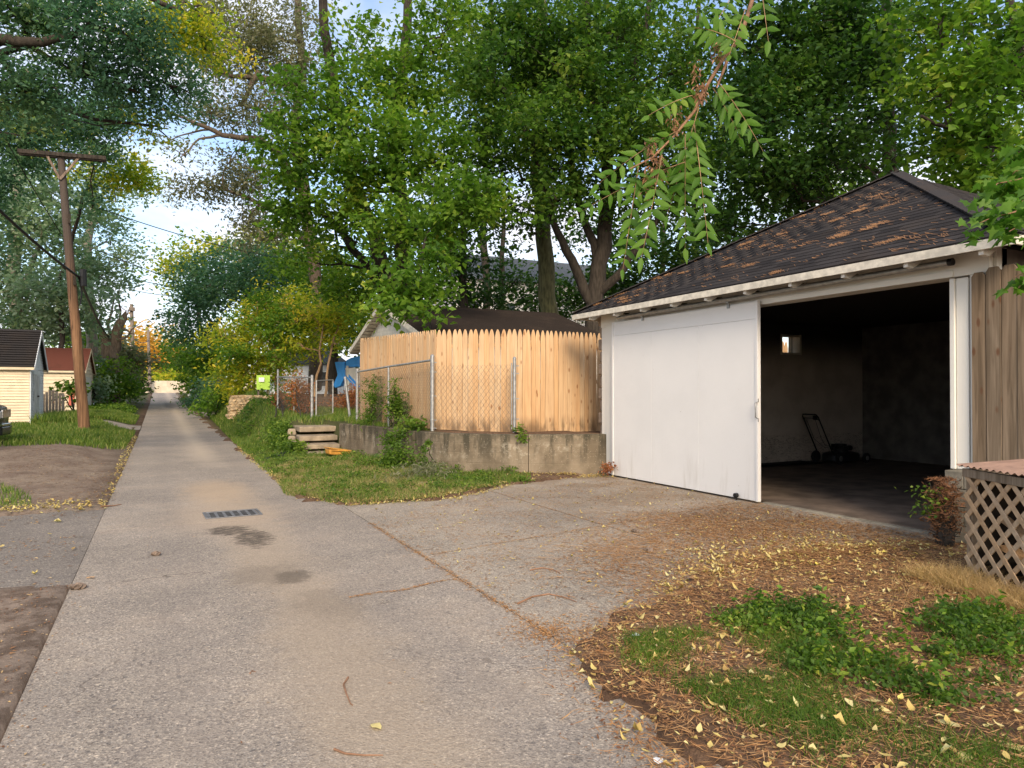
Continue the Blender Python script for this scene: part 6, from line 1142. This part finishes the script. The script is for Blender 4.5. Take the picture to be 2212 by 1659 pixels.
lw = [(-.75, 30), (-.8, 21.6), (-1.8, 20.4), (-4.0, 20.2), (-9, 20.5), (-9, 32), (-4.4, 32), (-4.2, 36), (-2.6, 35), (-1.6, 31.5)]
P0_ = scatter([(2.25, 30.5), (3.2, 30.8), (4.2, 32), (4.2, 40), (2.4, 40.5)], 5000, rng=rg_); stuff('bank_grass', [blades(P0_, .22, .03, .8, rg_)], 'grass', 'rough grass on the bank beyond the stone wall')
P1 = scatter(lw, 30000, rng=rg_); P2 = scatter([(-.9, 42), (-.9, 35), (-2.6, 35.2), (-4.6, 37.5), (-3.4, 44)], 12000, rng=rg_)
stuff('lawn_grass', [blades(P1, .14, .022, .6, rg_), blades(P2, .16, .035, .6, rg_)], 'grass', 'green lawn round the foot of the near utility pole')
P1 = scatter([(-1.3, 50), (-1.2, 43.5), (-3.3, 43), (-3.4, 51)], 6000, rng=rg_); V, F = leaves(P1 + [0, 0, .12] + rg_.normal(0, .06, P1.shape), .14, .12, rng=rg_); stuff('groundcover', [(V, F, np.repeat(rg_.random(len(P1)), 2))], 'weed', 'bright green leafy groundcover by the white rock')
P1 = scatter([(-6, 11.6), (-1.55, 11.7), (-1.75, 13), (-2.3, 14.3), (-3.2, 15.6), (-6, 16.4)], 9000, rng=rg_)
stuff('lot_grass', [blades(P1, .075, .010, .7, rg_)], 'grass', 'patch of grass at the left edge of the dirt lot')
# tall weeds behind the pole and by the shed
P1 = scatter([(-4.2, 31), (-2.6, 31), (-2.5, 36), (-4.0, 36)], 2200, rng=rg_); stuff('tall_grass', [blades(P1, .38, .03, .6, rg_)], 'grass', 'tall grass between the near pole and the cream shed')
P1 = scatter([(3.0, 20.8), (4.8, 19.0), (6.3, 18.6), (6.2, 24), (4, 25)], 7000, rng=rg_); P2 = scatter([(4.3, 18.2), (4.6, 16.6), (4.85, 14.8), (5.1, 14.3), (5.0, 15.5), (4.6, 18.3)], 1200, rng=rg_)
stuff('yard_grass', [blades(P1, .14, .014, .6, rg_), blades(P2, .12, .008, .6, rg_)], 'grass', 'grass behind the gate and on top of the concrete wall')
# foreground weeds, right
wa = [(2.55, 3.3), (2.75, 3.55), (3.2, 3.45), (3.5, 3.05), (3.3, 2.6), (2.9, 2.3), (2.6, 2.2), (2.55, 2.7)]
P1 = scatter([(2.45, 3.4), (2.7, 3.75), (3.4, 3.6), (3.8, 3.0), (3.4, 2.3), (2.9, 2.1), (2.5, 2.2)], 11000, rng=rg_, thr=(.0, 2.6)); P2 = scatter([(2.75, 2.5), (2.4, 2.0), (2.5, 1.4), (3.6, 1.4), (3.5, 2.2)], 4500, rng=rg_, thr=(.05, 3.3)); P1[:, :2] += rg_.normal(0, .05, (len(P1), 2)); P2[:, :2] += rg_.normal(0, .06, (len(P2), 2))
stuff('foreground_grass', [blades(P1, .045, .004, 1.9, rg_), blades(P2, .045, .004, 1.7, rg_)], 'weed', 'dark green fine grass in the leaf litter at lower right')
wb_ = [(3.3, 3.7), (3.9, 3.75), (4.6, 3.35), (5.2, 3.0), (5.3, 2.2), (4.2, 1.9), (3.5, 2.2), (3.15, 2.8)]
P1 = scatter(wb_, 520, rng=rg_, thr=(.12, 1.9)); q = []
for p in P1:
    n = int(rg_.integers(8, 26)); h = rg_.uniform(.03, .13); c = p + np.column_stack([rg_.normal(0, .045, n), rg_.normal(0, .045, n), rg_.uniform(.01, 1, n) * h]); q.append(c)
C_ = np.concatenate(q); V, F = leaves(C_, .034, .021, rng=rg_, flat=1.1); stuff('leafy_weeds', [(V, F, np.repeat(rg_.random(len(C_)) * .7 + .3 * bn(C_[:, 0] * 3, C_[:, 1] * 3), 2)), blades(P1, .13, .004, .6, rg_)], 'weed', 'broad-leaved green weeds sprawling at lower right')
P1 = scatter([(5.0, 3.6), (5.6, 3.9), (6.1, 3.6), (5.6, 2.4), (5.0, 1.9), (4.6, 2.6)], 2600, rng=rg_); P1[:, :2] += rg_.normal(0, .12, (len(P1), 2)); P2 = scatter([(5.7, 4.0), (6.15, 3.75), (5.5, 2.3), (5.3, 2.5)], 3500, rng=rg_)
stuff('straw_grass', [blades(P1, .05, .0035, 2.6, rg_), blades(P2, .12, .004, 2.2, rg_)], 'straw', 'dry straw-coloured grass matted against the lattice bin')
P1 = scatter(wb_, 90, rng=rg_, thr=(.0, 1.9)); C_ = []
for p in P1:
    h_ = rg_.uniform(.08, .22); n = int(h_ * 110); t_ = rg_.uniform(.1, 1, n); ln = rg_.normal(0, .05, 2); C_.append(p + np.column_stack([t_ * ln[0] + rg_.normal(0, .012, n), t_ * ln[1] + rg_.normal(0, .012, n), t_ * h_]))
C_ = np.concatenate(C_); V, F = leaves(C_, .05, .026, rng=rg_, flat=.7); stuff('upright_weeds', [(V, F, np.repeat(rg_.random(len(C_)), 2))], 'lf_green', 'lighter upright weeds standing in the lower right clump')
# leaf litter: brown bits, needles, pale chips
lz = [(2.15, 3.7), (2.5, 4.0), (3.3, 4.45), (4.3, 5.1), (5.6, 5.3), (7.2, 5.0), (7.6, 4.4), (6.3, 3.9), (5.6, 2.2), (4, 1), (2.2, .8), (1.75, 2.2), (2.0, 3.0)]
P1 = scatter(lz, 26000, rng=rg_); P2 = scatter([(2.3, 2.5), (7.6, 4.6), (7.7, 9), (7.6, 11.3), (5.5, 10.6), (3.5, 9.5), (2.4, 9)], 2600, rng=rg_, thr=(.15, 1.7)); P3 = scatter([(4.4, 4.9), (7.7, 4.8), (7.7, 7.4), (6.0, 7.0)], 9000, rng=rg_, thr=(-.1, 2.0)); P3[:, 0] -= np.abs(rg_.normal(0, .5, len(P3))); P3[:, 1] += rg_.normal(0, .3, len(P3)); P3[:, 2] = surf(P3[:, 0], P3[:, 1])
P1[:, :2] += rg_.normal(0, .10, (len(P1), 2)); P1[:, 2] = surf(P1[:, 0], P1[:, 1])
stuff('leaf_litter', [flakes(P1, .026, .010, rg_, .02), flakes(P2, .03, .012, rg_, .01, .1), flakes(P3, .035, .012, rg_, .012, .15)], 'litter', 'brown leaf litter and chips over the lower right ground and driveway')
P1 = scatter(lz, 22000, rng=rg_); P3 = scatter([(3.6, 4.6), (7.7, 4.7), (7.7, 7.6), (5.4, 7.4), (4, 5.8)], 15000, rng=rg_, thr=(-.2, 1.6)); P3[:, 0] -= np.abs(rg_.normal(0, .45, len(P3))); P3[:, 1] += rg_.normal(0, .3, len(P3)); P3[:, 2] = surf(P3[:, 0], P3[:, 1]); P4 = scatter([(2.4, 5), (7.6, 6), (7.6, 11), (3.5, 9.4), (2.4, 8.8)], 7000, rng=rg_, thr=(.1, 3.1)); P5_ = scatter([(2.4, 4.2), (7.6, 5), (7.6, 11), (3.5, 9.4), (2.4, 8.8)], 2200, rng=rg_)
jt = []
for k in range(1500): 
    t = rg_.random(); x = 2.305 + rg_.normal(0, .022) * (1 + 2.5 * (bn(0, t * 40) > .55)); y = 3.9 + 4.6 * t; jt.append((x + .0, y))
for k in range(700): t = rg_.random(); x = 2.4 + 5 * t; jt.append((x, jl(x) + rg_.normal(0, .015)))
for k in range(500): t = rg_.random(); jt.append((4.77 + rg_.normal(0, .012), 5.4 + 5.0 * t))
for k in range(260): t = rg_.random(); jt.append((2.28 - .95 * t, 5.62 - .15 * t + .03 * math.sin(t * 9) + rg_.normal(0, .012)))
for k in range(900): jt.append((2.35 + rg_.normal(0, .16), 4.15 + rg_.normal(0, .14)))
jt = np.array(jt); J = np.column_stack([jt, surf(jt[:, 0], jt[:, 1])])
P1[:, :2] += rg_.normal(0, .10, (len(P1), 2)); P1[:, 2] = surf(P1[:, 0], P1[:, 1])
stuff('pine_straw', [flakes(P1, .10, .0042, rg_, .024, .12), flakes(P3, .10, .005, rg_, .012, .06), flakes(P4, .06, .0035, rg_, .008, .06), flakes(P5_, .045, .006, rg_, .008, .1), flakes(J, .032, .006, rg_, .008, .15)], 'needle', 'orange-brown pine straw in the joints and over the driveway')
P1 = scatter(lz, 2300, rng=rg_); P2 = scatter([(3.3, 4.4), (7.7, 4.7), (7.7, 11.2), (5.5, 10.4), (2.6, 9.4), (2.4, 5)], 520, rng=rg_); P3 = scatter([(3.4, 4.4), (6.6, 4.8), (6.8, 5.6), (5.0, 5.8), (3.9, 5.1)], 420, rng=rg_)
P4 = scatter([(-5, 11.1), (-.8, 11.1), (-.8, 11.9), (-2, 12.4), (-5, 12.2)], 900, rng=rg_); P5 = scatter([(-5, 7), (-.7, 7), (-.7, 11), (-5, 11)], 26, rng=rg_); P6 = scatter([(-.75, 11), (-.62, 11), (-.62, 28), (-.85, 28)], 500, rng=rg_); P7 = scatter([(6.9, 11.1), (7.6, 10.9), (7.6, 11.5), (6.6, 11.6)], 260, rng=rg_); P8 = scatter([(1.8, 10.9), (2.4, 9.8), (4, 9.7), (5.5, 10.8), (5.3, 11), (3.6, 10.05), (2.5, 10.1)], 700, rng=rg_); P9 = scatter([(1.85, 12), (2.0, 12), (2.1, 21), (1.9, 21)], 500, rng=rg_)
stuff('fallen_leaves', [curls(P1[:1500], .034, .018, rg_, .02), curls(P1[1500:2100], .046, .03, rg_, .03), curls(P1[2100:], .054, .034, rg_, .03), curls(P2, .042, .02, rg_, .012), curls(P3, .05, .026, rg_, .02), curls(P4, .06, .03, rg_, .02), curls(P5, .07, .05, rg_), curls(P6, .05, .025, rg_), curls(P7, .05, .02, rg_), curls(P8, .045, .018, rg_), curls(scatter([(5.2, 10.9), (7.5, 11.2), (7.6, 11.55), (6.4, 11.9), (5.2, 12.2)], 300, rng=rg_), .045, .02, rg_), curls(P9, .05, .02, rg_)], 'yellowleaf', 'yellow and tan fallen leaves scattered over ground and driveway')
P5 = scatter([(-.6, 2), (2.3, 2), (2.3, 30), (-.6, 30)], 420, rng=rg_); P6 = scatter([(-6, 3), (-.7, 3), (-.7, 20), (-4, 20)], 5000, rng=rg_, thr=(-.2, 1.2))
E1 = scatter([(-1.05, 11.3), (-.62, 11.3), (-.62, 27), (-.9, 27)], 1500, rng=rg_); E2 = scatter([(-.95, 2.5), (-.60, 2.5), (-.60, 6.8), (-1.1, 6.9)], 900, rng=rg_); E1[:, 0] += rg_.normal(0, .10, len(E1)); E1[:, 2] = surf(E1[:, 0], E1[:, 1]); E2[:, 0] += rg_.normal(0, .10, len(E2)); E2[:, 2] = surf(E2[:, 0], E2[:, 1])
stuff('ground_debris', [flakes(E1, .03, .014, rg_, .01, .1), flakes(E2[:500], .018, .010, rg_, .008, .1), flakes(P5, .026, .006, rg_, .006, .1), flakes(P6, .045, .012, rg_, .008, .1)], 'litter', 'small dark bits strewn on the alley and the dirt lot')
# single leaves and twigs one can point at
def leaf1(label, u, v, L, col='yellowleaf', a=0):
    p = gp(u, v, 0); p.z = float(surf(p.x, p.y)) + .006; pts = [(0, -.5), (.22, -.3), (.30, 0), (.2, .28), (0, .55), (-.22, .26), (-.3, -.02), (-.2, -.3)]; c, s = math.cos(a), math.sin(a); V = [(p.x, p.y, p.z + .012)] + [(p.x + (x * c - y * s) * L, p.y + (x * s + y * c) * L, p.z + .02 * abs(x) + random.uniform(0, .008)) for x, y in pts]; F = [(0, k + 1, (k + 1) % 8 + 1) for k in range(8)]
    o = npobj('fallen_leaf', V, np.array(F), col, None, [random.uniform(.55, .95)] * 8); props(o, label, 'leaf', 'fallen leaves lying singly')
leaf1('single yellow-green leaf on the tan dust of the alley', 812, 1573, .075, a=.4)
leaf1('large yellow leaf in the bottom right corner', 2200, 1640, .13, a=.6); leaf1('pale green heart-shaped leaf left of the fine grass', 1622, 1550, .09, a=1.2); leaf1('pale leaf lying below the leafy weeds', 2085, 1655, .10, a=2)
leaf1('bright yellow leaf in the middle of the fine grass', 1887, 1530, .085, a=.9); leaf1('curled tan leaf in the litter below the weeds', 2315 / 1.13, 1790 / 1.13, .11, a=.3); leaf1('bright yellow leaf on pine straw before the lattice bin', 2208 / 1.13, 1413 / 1.13, .07, a=2.1)
leaf1('brown leaf on the driveway below the joint crossing', 1530 / 1.13 * .99, 1448 / 1.13, .06, 'litter', .4); leaf1('tan leaf on the alley near its left edge', 196, 1250, .07, 'needle', 1.6)
def twig(label, pts, r=.006):
    P = [];
    for u, v in pts: p = gp(u, v, 0); p.z = float(surf(p.x, p.y)) + r; P.append(p)
    mb = MB(); mb.tube(P, list(np.linspace(r, r * .4, len(P))), 5); o = mb.build('twig', M['twig']); props(o, label, 'twig', 'twigs lying on the ground')
twig('reddish twig on the tan dust at the bottom of the alley', [(722, 1621), (745, 1630), (785, 1634), (828, 1634)])
twig('curved grey twig forked at its lower end on the alley', [(752, 1465), (742, 1480), (748, 1500), (757, 1522), (762, 1526)]); twig('curved twig below the driveway joint crossing', [(1118, 1306), (1150, 1291), (1185, 1285), (1220, 1292), (1245, 1302)], .008)
twig('straight dark twig lying between alley and side pavement', [(218, 1098), (245, 1094), (262, 1091)], .012); twig('thin twig left of the dark wet stain', [(540, 1456), (545, 1450), (553, 1453)], .004); twig('twig on the driveway near the middle', [(1145, 1233), (1170, 1228), (1195, 1232), (1210, 1240)], .007)
ib = bmesh.new(); bmesh.ops.create_icosphere(ib, subdivisions=3, radius=.045)
for v in ib.verts: n_ = v.co.normalized(); v.co += n_ * .010 * math.sin(math.atan2(n_.y, n_.x) * 8 + n_.z * 20); v.co.z *= .55
me = bpy.data.meshes.new('pine_cone'); ib.to_mesh(me); me.materials.append(M['deadwood'])
for k, (u, v, lb_) in enumerate(((168, 1272, 'brown pine cone beside the left edge of the alley'), (1402, 1192, 'dark pine cone on the driveway in front of the open garage'), (1372, 1150, 'pine cone in the needles at the driveway joint crossing'), (337, 1200, 'small brown pine cone on the alley left of the wet stain'))):
    p = gp(u, v, 0); o = bpy.data.objects.new('pine_cone', me); link(o); o.location = (p.x, p.y, float(surf(p.x, p.y)) + .02); o.rotation_euler = (0, 0, k); o.scale = (1.3, 1, 1) if k == 0 else (.9, .8, .9); props(o, lb_, 'pine cone', 'pine cones on the ground')
def scrap(label, u, v, s, name='paper_scrap'):
    p = gp(u, v, 0); z = float(surf(p.x, p.y)) + .008; mb = MB(); r = random.Random(u); pts = [(p.x + math.cos(k * 1.05) * s * r.uniform(.6, 1.1), p.y + math.sin(k * 1.05) * s * r.uniform(.6, 1.1), z + r.uniform(0, s * .4)) for k in range(6)]; mb.add([(p.x, p.y, z + s * .3)] + pts, [(0, k + 1, (k + 1) % 6 + 1) for k in range(6)]); o = mb.build(name, M['white']); props(o, label, 'litter')
scrap('white scrap at the edge of the litter on the driveway', 1375, 1385, .035); scrap('white plastic scrap at the far side of the dirt lot', 65, 972, .16); scrap('small white scrap on the grass left of the alley', 248, 903, .16); scrap('white curl of plastic at the bottom edge of the litter', 1420, 1650, .028)
print('LEAFTRI', LEAFTRI[0], 'tris total', sum(len(m.loops) - 2 * len(m.polygons) for m in bpy.data.meshes))
